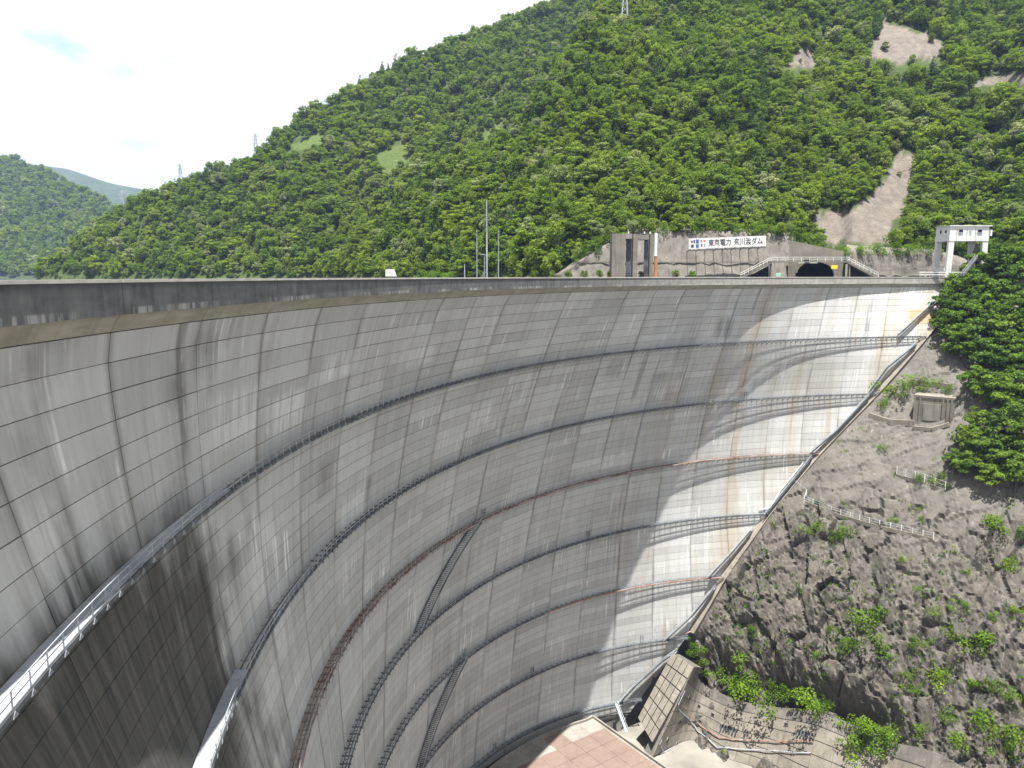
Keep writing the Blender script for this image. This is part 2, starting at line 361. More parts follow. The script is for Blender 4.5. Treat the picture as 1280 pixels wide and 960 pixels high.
# ---------------------------------------------------------------- dam
dam = empty('arch_dam', (0, 170, -3), 0, 'huge curved grey concrete arch dam across the valley', 'dam')
def attach(o, root): o.location = -Vector(root.location); o.parent = root; return o
def uvmesh(name, V, Fc, UV, tone=None):
    m = bpy.data.meshes.new(name); m.from_pydata(V, [], Fc); m.update()
    l = m.uv_layers.new(name='UVMap'); idx = np.empty(len(m.loops), np.int32); m.loops.foreach_get('vertex_index', idx)
    l.data.foreach_set('uv', np.asarray(UV, np.float32)[idx].ravel())
    if tone is not None:
        a = m.attributes.new('tone', 'FLOAT', 'POINT'); a.data.foreach_set('value', np.asarray(tone, np.float32))
    return m
def patch(pa, pb, da, db, n, gx, gz, thick, ddrows=None):
    """curved slab between crest angles pa > pb and depths da < db, with joint gaps"""
    V = []; UV = []; Fc = []; rows = ddrows or [da + gz, db - gz]
    ga = gx / R0
    for lay in (0, thick):
        for d in rows:
            pe = phi_end(d) - .6 / R0
            for i in range(n + 1):
                p = (pa - ga) + ((pb + ga) - (pa - ga)) * i / n
                q = max(map_phi(p, d), pe)
                V.append(face(q, d, lay)); UV.append((s_of(p), -d))
    w = n + 1; nr = len(rows); L = w * nr
    for r in range(nr - 1):
        for i in range(n):
            a = r*w + i; Fc.append((a, a + w, a + w + 1, a + 1))
    for i in range(n):
        Fc.append((i, i + 1, i + 1 + L, i + L)); a = (nr-1)*w + i; Fc.append((a + 1, a, a + L, a + 1 + L))
    for r in range(nr - 1):
        a = r*w; Fc.append((a + w, a, a + L, a + w + L)); a = r*w + n; Fc.append((a, a + w, a + w + L, a + L))
    return V, UV, Fc
panels = []
for j in range(len(JPHI) - 1):
    pa, pb = JPHI[j], JPHI[j+1]
    for i in range(len(LIFTS) - 1):
        da, db = LIFTS[i], LIFTS[i+1]; dm = (da + db) / 2
        if map_phi(pa, dm) < phi_end(dm) - .3 / R0: continue
        gz = random.choice((.024, .032, .04, .05)); gx = random.choice((.04, .05, .075))
        V, UV, Fc = patch(pa, pb, da, db, 5, gx, gz, .24)
        P = project(np.array(V)); mn = P.min(0); mx = P.max(0)
        vis = mx[0] > 0 and mn[0] < 1280 and mn[1] < 960 and min(v[1] for v in V) > 5
        panels.append([(min(mx[0],1280)-max(mn[0],0))*(min(mx[1],960)-max(mn[1],0)) if vis else 0, V, UV, Fc, (1.0 + .11*random.uniform(-1,1)) * (1 + .05*math.sin(j*2.3))])
panels.sort(key=lambda q: -q[0])
for k, (ar, V, UV, Fc, tn) in enumerate(panels[:295]):
    attach(obj('concrete_panel', uvmesh('concrete_panel', V, Fc, UV, [tn]*len(V)), M['dam']), dam)
V2, U2, F2, T2 = [], [], [], []
for ar, V, UV, Fc, tn in panels[295:]:
    b = len(V2); V2 += V; U2 += UV; F2 += [tuple(b + i for i in f) for f in Fc]; T2 += [tn]*len(V)
tag(attach(obj('concrete_panels', uvmesh('concrete_panels', V2, F2, U2, T2), M['dam']), dam), kind='stuff')
for j in range(len(JPHI) - 1):      # curved soffit blocks and parapet fascia under the road
    pa, pb = JPHI[j], JPHI[j+1]
    if pa < phi_end(3.2): continue
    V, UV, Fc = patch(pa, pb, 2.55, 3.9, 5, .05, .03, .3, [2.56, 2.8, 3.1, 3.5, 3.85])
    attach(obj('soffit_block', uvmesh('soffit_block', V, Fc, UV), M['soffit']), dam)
    pe = phi_end(2.6) - 8 / R0
    V, UV, Fc = [], [], []
    for r_, z in ((0, -.42), (0, -2.63), (.34, -2.63), (.34, -.42)):
        for i in range(6):
            p = max(pa - .04/R0 + (pb + .08/R0 - pa) * i / 5, pe); V.append((CX0 + (R0 + r_)*math.cos(p), CY0 + (R0 + r_)*math.sin(p), z)); UV.append((s_of(p), z))
    for r in range(4):
        for i in range(5):
            a = r*6 + i; b = ((r+1) % 4)*6 + i; Fc.append((a, b, b+1, a+1))
    Fc += [(0, 18, 12, 6), (5, 11, 17, 23)]
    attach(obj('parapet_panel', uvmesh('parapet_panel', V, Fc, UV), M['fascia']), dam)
    cp = MB()
    for i in range(5):
        q = [max(pa - .03/R0 + (pb + .06/R0 - pa) * k / 5, pe) for k in (i, i+1)]
        c = [[(CX0 + (R0 + r_)*math.cos(p), CY0 + (R0 + r_)*math.sin(p)) for r_ in (-.09, .46)] for p in q]
        cp.hexa([(*c[0][0], -.418), (*c[1][0], -.418), (*c[1][1], -.418), (*c[0][1], -.418), (*c[0][0], -.2), (*c[1][0], -.2), (*c[1][1], -.2), (*c[0][1], -.2)])
    attach(obj('coping', cp, M['coping']), dam)
# solid body behind the panels, road on top, upstream parapet
V, Fc = [], []
ds = [2.62, 3.2, 3.9] + LIFTS[1::2] + [149, 153]; cols = np.linspace(JPHI[0], JPHI[-1], 90)
for lay in (0, 1):
    for d in ds:
        for p in cols:
            q = max(map_phi(p, max(d, 3.0)), phi_end(d) - 1.2 / R0)
            V.append(face(q, d, .19 if lay == 0 else 10 + d * .16))
w = len(cols); L = w * len(ds)
for r in range(len(ds) - 1):
    for i in range(w - 1):
        a = r*w + i; Fc.append((a, a+w, a+w+1, a+1)); Fc.append((a+1+L, a+w+1+L, a+w+L, a+L))
for i in range(w - 1): Fc.append((i, i+1, i+1+L, i+L))
for r in range(len(ds) - 1): a = r*w; Fc.append((a+w, a, a+L, a+w+L)); a += w-1; Fc.append((a, a+w, a+w+L, a+L))
mb = MB(); mb.v = V; mb.f = Fc; attach(obj('dam_body', mb, M['joint'], smooth=True), dam)
def ring(r0, r1, z0, z1, p0=PHI_LEFT, p1=None, n=80):
    mb = MB(); p1 = p1 or phi_end(2.6) - 8 / R0; ph = np.linspace(p0, p1, n)
    for a, b in zip(ph[:-1], ph[1:]):
        c = [[(CX0 + r*math.cos(p), CY0 + r*math.sin(p)) for r in (r0, r1)] for p in (a, b)]
        mb.hexa([(*c[0][0], z0), (*c[1][0], z0), (*c[1][1], z0), (*c[0][1], z0), (*c[0][0], z1), (*c[1][0], z1), (*c[1][1], z1), (*c[0][1], z1)])
    return mb
attach(obj('crest_slab', ring(R0+.36, R0+10, -2.55, -1.3), M['road']), dam)
attach(obj('upstream_parapet', ring(R0+10.02, R0+10.4, -3.2, -.45), M['fascia']), dam)

# ---------------------------------------------------------------- walkways on the face
WD = [21.5 + 20*i for i in range(7)]
WNAMES = ['topmost steel walkway, sunlit near the left edge, running round the dam face', 'second steel walkway from the top along the dam face',
          'third walkway from the top, with rusty brown deck along the dam face', 'fourth steel walkway from the top along the dam face',
          'fifth walkway from the top, pale grey with a red rusted far end', 'sixth steel walkway from the top along the dam face',
          'lowest walkway on the dam face just above the base pad']
def arc_pt(phi, d, o, z=0): cx, cy, r = level(d); return Vector((cx + (r+o)*math.cos(phi), cy + (r+o)*math.sin(phi), -d + z))
post_mesh = MB(); post_mesh.bar((0,0,-.2), (0,0,1.12), .07); post_mesh.bar((0,-.06,.0),(0,.06,.0),.12,.03); post_mesh = post_mesh.mesh('post'); post_mesh.materials.append(M['steel'])
bk = MB(); bk.bar((0,-.12,-.14),(0,1.72,-.14),.09,.12); bk.bar((0,-.02,-.2),(0,1.70,-1.25),.07); bk.bar((-.28,-.10,-.30),(.28,-.10,-.30),.05); bk.bar((-.26,-.10,-.30),(0,-.10,.0),.04); bk.bar((.26,-.10,-.30),(0,-.10,.0),.04)
bracket_mesh = bk.mesh('bracket'); bracket_mesh.materials.append(M['steel'])
for wi, d in enumerate(WD):
    cx, cy, r = level(d); pl = map_phi(JPHI[0], d); pr = phi_end(d)
    mid = arc_pt((pl + pr) / 2, d, 0); root = empty('walkway', mid, 0, WNAMES[wi], 'walkway', 'walkways along the dam face')
    n = int((pl - pr) * r / 2.1); ph = np.linspace(pl, pr, n + 1)
    frame = M['rust'] if wi == 2 else M['steel_dark']
    grate = M['grate_rust'] if wi == 2 else M['grate']
    def rail(name, o, z, w_, h_, mat):
        mb = MB(); mb.path([arc_pt(p, d, o, z) for p in ph], w_, h_); return wobj(name, mb, mat, root)
    dk = MB(); plate = MB()
    for a, b in zip(ph[:-1], ph[1:]):
        g = (a - b) * .01
        q = [arc_pt(a - g, d, .06), arc_pt(b + g, d, .06), arc_pt(b + g, d, 1.62), arc_pt(a - g, d, 1.62)]
        (plate if q[0].y < (75 if wi < 2 else 0) else dk).hexa([v + Vector((0,0,-.05)) for v in q] + q)
    wobj('grating', dk, grate, root)
    if plate.v: wobj('deck_plate', plate, M['steel'], root)
    rail('edge_beam', .0, -.10, .2, .34, frame)
    if wi == 4:
        mb = MB(); mb.path([arc_pt(p, d, -.03, -.10) for p in ph[int(.74*n):]], .22, .40); tag(wobj('rusted_edge_beam', mb, M['rustred'], root), 'red rusted far end of the edge beam')
    for o in (.55, 1.1): rail('stringer', o, -.13, .14, .15, frame)
    rail('top_rail', .0, 1.10, .06, .06, frame if wi in (2,) else M['steel']); rail('middle_rail', .0, .58, .05, .05, M['steel'])
    far_posts = MB(); far_br = MB()
    for p in ph:
        P = arc_pt(p, d, 0); e = project(np.array([P, P + Vector((0,0,1.1))])); hpx = abs(e[0][1]-e[1][1])
        ang = math.atan2(math.sin(p), math.cos(p)) - math.pi/2
        if hpx > 9 and P.y > 12:
            for nm, me in (('post', post_mesh), ('bracket', bracket_mesh)):
                o = bpy.data.objects.new(nm, me); COL.objects.link(o); o.parent = root; o.location = P - mid; o.rotation_euler = (0, 0, ang)
        elif P.y > 12:
            far_posts.bar(P, P + Vector((0,0,1.1)), .08)
            far_br.bar(arc_pt(p, d, -.1, -.16), arc_pt(p, d, 1.7, -.16), .26, .16); far_br.bar(arc_pt(p, d, 0, -.2), arc_pt(p, d, 1.7, -1.3), .10)
            far_br.bar(arc_pt(p, d, -.22, -.45), arc_pt(p, d, -.05, .1), .12)
    if far_posts.v:
        tag(wobj('posts', far_posts, M['steel'], root), kind='stuff'); tag(wobj('brackets', far_br, frame, root), kind='stuff')

def stairway(name, pts, width, side, label, mat, group=None, rails=True):
    """flight of steel stairs through pts; side = horizontal unit vector across the steps"""
    pts = [Vector(p) for p in pts]; side = Vector(side).normalized(); root = empty(name, pts[-1], 0, label, 'stairway', group)
    for k in (0, 1):
        mb = MB(); mb.path([p + side*width*k for p in pts], .12, .34); wobj('stringer', mb, M['steel_dark'], root)
        if rails:
            mb = MB(); mb.path([p + side*width*k + Vector((0,0,1.05)) for p in pts], .11); mb.path([p + side*width*k + Vector((0,0,.55)) for p in pts], .05)
            for a, b in zip(pts[:-1], pts[1:]):
                m_ = max(2, int((b-a).length / 2))
                for i in range(m_ + 1): q = a.lerp(b, i/m_) + side*width*k; mb.bar(q, q + Vector((0,0,1.05)), .06)
            wobj('handrail', mb, M['steel'], root)
    mb = MB()
    for a, b in zip(pts[:-1], pts[1:]):
        m_ = max(1, int(abs(a.z-b.z) / .28))
        for i in range(m_):
            q = a.lerp(b, (i+.5)/m_); t = (b-a); t.z = 0; t = t.normalized() * .15 if t.length > .01 else Vector((.15,0,0))
            s_ = side*width; mb.hexa([q-t+Vector((0,0,-.03)), q+t+Vector((0,0,-.03)), q+t+s_+Vector((0,0,-.03)), q-t+s_+Vector((0,0,-.03)), q-t, q+t, q+t+s_, q-t+s_])
    wobj('treads', mb, mat, root); return root
def wpt(u, d, o=.1, z=0):             # point at depth d near the walkway edge line whose picture column is u
    cx, cy, r = level(d); ph = np.linspace(math.radians(95), math.radians(185), 900)
    P = np.stack([cx + (r+o)*np.cos(ph), cy + (r+o)*np.sin(ph), -d*np.ones_like(ph)], -1); uu = project(P)[:, 0]
    p = float(np.interp(-u, -uu, ph)); return arc_pt(p, d, o, z), p
for (u0, d0, u1, d1, lab) in ((600, 61.5, 524, 81.5, 'dark steel stairs slanting from third walkway down to fourth'), (582, 101.5, 526, 121.5, 'dark steel stairs slanting from fifth walkway down to sixth')):
    a, pa = wpt(u0, d0); b, pb = wpt(u1, d1); pts = []
    for i in range(9):
        f = i / 8; dd = d0 + (d1-d0)*f; pts.append(arc_pt(pa + (pb-pa)*f, dd, .15))
    c = level((d0+d1)/2); sd = Vector((pts[4].x - c[0], pts[4].y - c[1], 0)).normalized()
    stairway('face_stairway', [p - sd*.6 for p in pts], 2.0, sd, lab, M['steel_dark'], 'stairs on the dam face')
for (u, wi) in ((604, 2), (932, 1), (580, 4), (665, 5), (618, 6), (802, 5), (735, 3)):       # ladder cages standing on walkways
    P, ph = wpt(u, WD[wi], .8); root = empty('safety_cage', P, ph - math.pi/2, 'small hooped ladder cage on the %s walkway from the top%s' % (['', 'second', 'third', 'fourth', 'fifth', 'sixth', 'lowest'][wi], ', %s' % ('in the sun' if u > 780 else 'in the shade')), 'ladder cage', 'ladder cages on the walkways')
    for x in (-.45, .45): mb = MB(); mb.bar((x, 0, 0), (x, 0, 2.6), .1); obj('rail_post', mb, M['steel_dark'], root)
    for z in (1.0, 1.7, 2.4): mb = MB(); mb.path([(math.cos(t)*.5, -math.sin(t)*.8, z) for t in np.linspace(0, math.pi, 7)], .1); obj('hoop', mb, M['steel_dark'], root)

# ---------------------------------------------------------------- right bank rock slope below the crest
CDIR = np.array([.75, -.66, 0.]); CDIR /= np.linalg.norm(CDIR)
_ad = np.linspace(0, 152, 153); _ap = np.array([face(phi_end(max(d, 2.7)), max(d, 2.7)) for d in _ad]); _ap[:, 2] = -_ad
def smooth1(a, k):
    pad = np.r_[np.repeat(a[:1], k, 0), a, np.repeat(a[-1:], k, 0)]; ker = np.ones(2*k+1) / (2*k+1)
    return np.stack([np.convolve(pad[:, i], ker, 'valid') for i in range(3)], -1)
_ap = smooth1(_ap, 4); _ap[:, 2] = -_ad
def abut(d): return np.stack([np.interp(d, _ad, _ap[:, i]) for i in range(3)], -1)
RN = np.array([-.50, -.55, .67]); RN /= np.linalg.norm(RN)       # outward direction of the slope
def plates(x, y, size, seed):
    """tilted angular plates around scattered centres: height and closeness to a plate edge"""
    x = np.asarray(x, float)/size; y = np.asarray(y, float)/(size*.8); wx = x + .25*fbm(x*1.3, y*1.3, 2, seed); wy = y + .25*fbm(x*1.3, y*1.3, 2, seed+1)
    xi = np.floor(wx); yi = np.floor(wy); b1 = np.full(wx.shape, 9.); b2 = np.full(wx.shape, 9.); hgt = np.zeros(wx.shape)
    def hs(i, j, k):
        q = (i.astype(np.int64)*374761393 + j.astype(np.int64)*668265263 + (seed*31+k)*974634541) & 0x7fffffff; q = ((q ^ (q >> 13))*1274126177) & 0x7fffffff
        return ((q ^ (q >> 16)) & 0xffff)/65535.
    for di in (-1, 0, 1):
        for dj in (-1, 0, 1):
            ci, cj = xi + di, yi + dj; px, py = ci + hs(ci, cj, 1), cj + hs(ci, cj, 2); dd = np.hypot(wx-px, wy-py)
            h = (hs(ci, cj, 3)-.5) + (wx-px)*(hs(ci, cj, 4)-.35)*1.3 + (wy-py)*(hs(ci, cj, 5)-.2)*1.5
            nw = dd < b1; b2 = np.where(nw, b1, np.minimum(b2, dd)); hgt = np.where(nw, h, hgt); b1 = np.where(nw, dd, b1)
    return hgt, 1 - sstep(0, .16, b2-b1)
def rock_jag(b, d): return sstep(62, 96, d + 9*fbm(b/22, d/22, 3, 5) + .07*b)
def rock_disp(b, d):
    j = rock_jag(b, d); e = sstep(-1, 7, b)
    big = 2.3*fbm(b/26, d/30, 3, 1) + 1.3*fbm((b + .6*d)/9, (d - .3*b)/16, 4, 2)
    # overlapping slabs dipping to the right
    q = (d*.78 + b*.42)/5.2 + .9*fbm(b/14, d/14, 3, 9); saw = (q - np.floor(q)); slab = (saw**2.2) * (.55 + .45*vnoise(np.floor(q)*3.1, b/9, 4))
    q2 = (b*.8 - d*.45)/6.5 + .8*fbm(b/10, d/10, 3, 12); saw2 = (q2 - np.floor(q2))
    p_, q_ = (b + d)*.42, (b - d)*.75; pl1, eg1 = plates(p_, q_, 6.5, 5); pl2, eg2 = plates(p_*1.3 + 40, q_, 3.0, 9)
    fine = fbm(b/2.6, d/2.6, 4, 3); rid = 1 - np.abs(fbm(b/5.5, d/7.5, 4, 21))*2
    small = .5*slab + .22*fine + .55*pl1 + .22*pl2
    rough = .8*slab + .5*saw2**1.6 + .15*fine + 2.3*pl1 + .8*pl2*.6 - .9*eg1 - .2*eg2
    return e * (big * (.55 + .6*j) + small*(1-j)*1.15 + rough*j*1.1 - 1.0) - .6*(1-e) - 10*sstep(117, 129, d)*(1 - sstep(62, 84, b))
def rock_pt(b, d, o=0.):
    b = np.asarray(b, float); d = np.asarray(d, float); P = abut(d) + b[..., None]*CDIR
    return P + RN * (rock_disp(b, d) + o)[..., None] * (1 + 0*d)[..., None]
_rb = np.concatenate([np.arange(-3, 6, .75), np.arange(6, 130, .72), np.arange(130, 215, 3.)]); _rd = np.concatenate([np.arange(-2, 20, 1.6), np.arange(20, 153, .68)])
Bg, Dg = np.meshgrid(_rb, _rd); RP = rock_pt(Bg, np.clip(Dg, 0, 152)); RP[..., 2] = RP[..., 2] - np.minimum(Dg, 0)
def grid_mesh(name, P, attrs=None):
    h, w_ = P.shape[:2]; m = bpy.data.meshes.new(name)
    idx = np.arange(h*w_).reshape(h, w_); Fq = np.stack([idx[:-1,:-1], idx[1:,:-1], idx[1:,1:], idx[:-1,1:]], -1).reshape(-1, 4)
    m.vertices.add(h*w_); m.vertices.foreach_set('co', P.reshape(-1).astype(np.float32))
    m.loops.add(Fq.size); m.loops.foreach_set('vertex_index', Fq.ravel().astype(np.int32))
    m.polygons.add(len(Fq)); m.polygons.foreach_set('loop_start', np.arange(0, Fq.size, 4, dtype=np.int32)); m.polygons.foreach_set('loop_total', np.full(len(Fq), 4, np.int32))
    m.update(calc_edges=True); m.validate()
    for k, v in (attrs or {}).items():
        a = m.attributes.new(k, 'FLOAT', 'POINT'); a.data.foreach_set('value', v.ravel().astype(np.float32))
    return m
M['rock'] = rock_mat()
_rm = grid_mesh('rock_slope', RP, {'jag': rock_jag(Bg, Dg)}); _rm.shade_flat()
rock = tag(obj('rock_slope', _rm, M['rock']), kind='structure')
_RUV = project(RP.reshape(-1, 3)); _RB = Bg.ravel(); _RD = Dg.ravel()
def rock_at(u, v):                    # slope coordinates under a picture point
    i = int(np.argmin((_RUV[:, 0]-u)**2 + (_RUV[:, 1]-v)**2)); return float(_RB[i]), float(_RD[i])
def rockp(u, v, o=0.): b, d = rock_at(u, v); return Vector(rock_pt(np.array(b), np.array(d), np.array(o)))

tag(obj('valley_floor', (lambda m: (m.quad((-7000,-7000,-152),(7000,-7000,-152),(7000,7000,-152),(-7000,7000,-152)), m)[1])(MB()), plain('valley_gravel', (.17, .16, .14), .95, 0, .3, .1)), kind='structure')

# ---- stairs down the right abutment
def fpt(u, v, o=-.9):
    h = facehit(u, v)
    if h is None: return None
    return Vector(face(h[0], h[1], o))
FL = [([(1198, 351), (1168, 376), (1140, 402), (1121, 419)], 'uppermost abutment stairs, from the crest down to the topmost walkway'),
      ([(1148, 430), (1108, 459), (1086, 489)], 'abutment stairs between topmost and second walkways'),
      ([(1086, 494), (1048, 536), (1013, 565)], 'abutment stairs between second and third walkways'),
      ([(1022, 570), (995, 601), (957, 643)], 'abutment stairs between third and fourth walkways'),
      ([(940, 660), (915, 689), (885, 721)], 'abutment stairs between fourth and fifth walkways'),
      ([(904, 733), (866, 767), (832, 798)], 'abutment stairs between fifth and sixth walkways'),
      ([(850, 812), (828, 824), (793, 856), (773, 878)], 'lowest abutment stairs, ending at the base pad')]
for px, lab in FL:
    pts = []
    for k, (u, v) in enumerate(px):
        u_ = min(u, float(np.interp(v, [350, 421, 492, 566, 644, 722, 798, 876], END_U[:8])) - 2); pts.append(fpt(u_, v))
    pts = [p for p in pts if p is not None]
    stairway('abutment_stairway', pts, 2.1, (-.62, -.78, 0), lab, M['steel'], 'stairs along the right abutment')
# pale concrete footing strip that the stairs run on
fs = MB()
for d in np.arange(6, 120, 3.0):
    a = [Vector(p) for p in (abut(d), abut(d+3.0))]; c = Vector(CDIR); o = Vector(RN)*1.0
    for_ = [a[0]-c*.9, a[0]+c*2.0, a[1]+c*2.0, a[1]-c*.9]
    fs.hexa([q - o*1.6 for q in for_] + [q + o*(.25 + .15*random.random()) for q in for_])
tag(obj('abutment_kerb', fs, M['conc']), 'stepped pale concrete strip under the abutment stairs', 'concrete strip')
# drain pipes beside the stairs
for px, lab, mt in ([[(1003, 578), (975, 612), (962, 634), (948, 636)], 'thin white pipe with a bent lower end below third walkway', M['white']],
                    [[(918, 705), (905, 735), (876, 783), (846, 795)], 'thin red rusty pipe beside the abutment stairs', M['rustred']]):
    mb = MB(); mb.tube([fpt(u, v, -.5) or rockp(u, v, .5) for u, v in px], .17, 6); tag(obj('pipe', mb, mt), lab, 'pipe')

# ---- toe of the abutment: thrust block, curved retaining wall, pad
PADZ = -143.5
def lv(u, v, z): return on_level(u, v, z)
tb = empty('thrust_block', lv(812, 905, -142), 0, 'sloping panelled concrete block between dam foot and rock', 'concrete block')
TL = [lv(840, 816, -123), lv(797, 897, -143.0)]; TR = [lv(868, 833, -125), lv(815, 929, -146.5)]
nrm = ((TR[0]-TL[0]).cross(TL[1]-TL[0])).normalized()
if nrm.y > 0: nrm = -nrm
for i in range(4):
    for k in range(6):
        f0, f1, g0, g1 = i/4+.012, (i+1)/4-.012, k/6+.008, (k+1)/6-.008
        q = lambda f, g: TL[0].lerp(TR[0], f).lerp(TL[1].lerp(TR[1], f), g)
        c = [q(f0,g0), q(f1,g0), q(f1,g1), q(f0,g1)]; mb = MB(); mb.hexa([p - nrm*1.9 for p in c] + [p + nrm*random.uniform(0, .06) for p in c])
        wobj('concrete_panel', mb, M['conc'], tb)
mb = MB(); c = [TL[0], TR[0], TR[1], TL[1]]; mb.hexa([p - nrm*9 for p in c] + [p - nrm*1.6 for p in c]); wobj('core', mb, M['joint'], tb)
# retaining wall: top line follows the ledge, face leans back
rw = empty('retaining_wall', lv(900, 930, -146), 0, 'long leaning concrete wall with weep holes at the foot of the rock', 'wall')
RT = [lv(868, 833, -125), rockp(885, 862, 4.0), rockp(925, 880, 4.0), rockp(975, 888, 4.0), rockp(1030, 895, 4.0), rockp(1110, 930, 4.0), rockp(1170, 945, 4.0), rockp(1240, 985, 4.0)]
def wall_bot(i):
    t = RT[i]; 
    if i == 0: return TR[1] + Vector((0,0,-5))
    h = t.z + 152; return Vector((t.x - .36*h, t.y - .40*h, -152))
RBt = [wall_bot(i) for i in range(len(RT))]
def spl(P, n):
    out_ = []
    for i in range(len(P)-1):
        p0, p1, p2, p3 = P[max(i-1,0)], P[i], P[i+1], P[min(i+2, len(P)-1)]
        for k in range(n):
            t = k/n; out_.append(.5*((2*p1) + (p2-p0)*t + (2*p0-5*p1+4*p2-p3)*t*t + (3*p1-p0-3*p2+p3)*t**3))
    return out_ + [P[-1]]
T_, B_ = spl(RT, 6), spl(RBt, 6); NROW = 6
def wq(i, f): return T_[i].lerp(B_[i], f)
wn_ = []
for i in range(len(T_)):
    a = T_[min(i+1, len(T_)-1)] - T_[max(i-1, 0)]; n_ = a.cross(B_[i]-T_[i]).normalized(); wn_.append(n_ if n_.y < 0 else -n_)
mb = MB()
for i in range(len(T_)-1):
    mb.hexa([T_[i]-wn_[i]*3, T_[i+1]-wn_[i+1]*3, B_[i+1]-wn_[i+1]*3, B_[i]-wn_[i]*3, T_[i]-wn_[i]*.15, T_[i+1]-wn_[i+1]*.15, B_[i+1]-wn_[i+1]*.15, B_[i]-wn_[i]*.15])
wobj('core', mb, M['joint'], rw)
for i in range(0, len(T_)-1, 2):
    i2 = min(i+2, len(T_)-1)
    for r in range(NROW):
        f0, f1 = r/NROW+.006, (r+1)/NROW-.006; im = min(i+1, i2)
        mb = MB()
        for a, b in ((i, im), (im, i2)):
            if a == b: continue
            e0 = .02 if a == i else 0; e1 = .02 if b == i2 else 0
            c = [wq(a,f0).lerp(wq(b,f0), e0), wq(a,f0).lerp(wq(b,f0), 1-e1), wq(a,f1).lerp(wq(b,f1), 1-e1), wq(a,f1).lerp(wq(b,f1), e0)]
            mb.hexa([p - wn_[a]*.3 for p in c] + [p + wn_[a]*.02*r for p in c])
        wobj('concrete_panel', mb, M['shot'] if r < 1 else M['conc'], rw)
def wall_uv(u, v):
    best = None
    for i in range(len(T_)):
        for f in np.linspace(0, 1, 40):
            p = wq(i, f); e = project(np.array(p)); q = (e[0]-u)**2 + (e[1]-v)**2
            if best is None or q < best[0]: best = (q, p, wn_[i], (T_[min(i+1, len(T_)-1)]-T_[max(i-1,0)]).normalized(), (B_[i]-T_[i]).normalized())
    return best[1:]
for (u, v) in ((861, 872), (876, 883), (893, 893), (835, 925), (850, 948), (868, 955), (985, 905), (848, 900)):     # weep-hole boxes
    p, n_, t_, dn_ = wall_uv(u, v); mb = MB()
    for a, b, w_, h_ in ((-.8, .8, 1, 1),):
        c = [p - t_*.8 - dn_*.6, p + t_*.8 - dn_*.6, p + t_*.8 + dn_*.6, p - t_*.8 + dn_*.6]
        mb.hexa([q - n_*.1 for q in c] + [q + n_*.25 for q in c])
    h = wobj('weep_box', mb, M['conc'], rw); mb = MB(); sub = h; c = [p - t_*.6 - dn_*.3, p + t_*.6 - dn_*.3, p + t_*.6 + dn_*.5, p - t_*.6 + dn_*.5]
    mb.hexa([q + n_*.2 for q in c] + [q + n_*.27 for q in c]); obj('hole', mb, M['dark'], sub)  # dark plate on the box front, shade of a recess put into its colour
for (u, v) in ((914, 907), (1012, 915)):       # comb-like drain spouts
    p, n_, t_, dn_ = wall_uv(u, v); mb = MB(); c = [p - t_*3 - dn_*.5, p + t_*3 - dn_*.5, p + t_*3 + dn_*.3, p - t_*3 + dn_*.3]
    mb.hexa([q - n_*.1 for q in c] + [q + n_*.7 for q in c]); sb = wobj('drain_sill', mb, M['conc'], rw)
    for k in range(6):
        q = p + t_*(k-2.5)*1.0 + n_*.45; mb = MB(); mb.bar(q + dn_*.3, q + dn_*2.0, .4); obj('spout', mb, M['steel_dark'], sb)
for k, px in enumerate(([(833, 852), (846, 885), (868, 908), (895, 934), (950, 938), (1040, 943)], [(850, 880), (872, 905), (900, 922), (960, 926), (1040, 930)], [(818, 920), (835, 950), (850, 964)])):
    mb = MB(); pts = []
    for q0, q1 in zip(px[:-1], px[1:]):
        for f in (0, .25, .5, .75): p, n_, t_, dn_ = wall_uv(q0[0] + (q1[0]-q0[0])*f, q0[1] + (q1[1]-q0[1])*f); pts.append(p + n_*.55)
    mb.tube(pts, .15, 6); tag(obj('pipe', mb, M['steel'] if k != 1 else M['rustred']), ['pale pipe sweeping round the retaining wall below the drain spouts', 'thin rusty pipe just above the pale pipe on the retaining wall', 'short pale pipe low on the wall beside the base pad'][k], 'pipe')
# pad of slabs at the dam's foot
pad = empty('base_pad', lv(745, 930, PADZ), 0, 'reddish slab paved platform with pale rim at the dam foot', 'platform')
mid_c = level(143.5)
corner = lv(741, 897, PADZ); redge = lv(834, 963, PADZ)
ex = (redge - corner).normalized(); ey = Vector((ex.y, -ex.x, 0));
if ey.x > 0: ey = -ey
def in_pad(p): return math.hypot(p.x-mid_c[0], p.y-mid_c[1]) < mid_c[2] - 3.0 and (p-corner).dot(ey) > .7
M['slab'] = wall_mat('red_paving', (.125, .090, .074), (.160, .118, .098), (.10, .078, .064), .3); M['rim'] = wall_mat('pale_concrete', (.15, .14, .12), (.24, .225, .20), (.10, .09, .08), .4)
for i in range(-1, 10):
    for k in range(-1, 12):
        c = [corner + ex*(i*6.5 + a) + ey*(.9 + k*6.5 + b) for a, b in ((.06,.06),(6.44,.06),(6.44,6.44),(.06,6.44))]
        if sum(in_pad(p) for p in c) < 4: continue
        mb = MB(); z = random.uniform(0, .03); mb.hexa([p + Vector((0,0,-.3)) for p in c] + [p + Vector((0,0,.06+z)) for p in c]); wobj('paving_slab', mb, M['slab'] if not (i == 0 and k < 2) else M['rim'], pad)
arcp = [Vector((mid_c[0] + (mid_c[2]-2.2)*math.cos(t), mid_c[1] + (mid_c[2]-2.2)*math.sin(t), PADZ)) for t in np.linspace(math.radians(110), math.radians(165), 24)]
arcp = [p for p in arcp if (p-corner).dot(ey) > .3]
base = [corner] + arcp + [arcp[-1] + Vector((60, -20, 0)), corner + ex*60]
mb = MB(); n0 = len(base); mb.v = [tuple(p + Vector((0,0,-6))) for p in base] + [tuple(p + Vector((0,0,-.02))) for p in base]
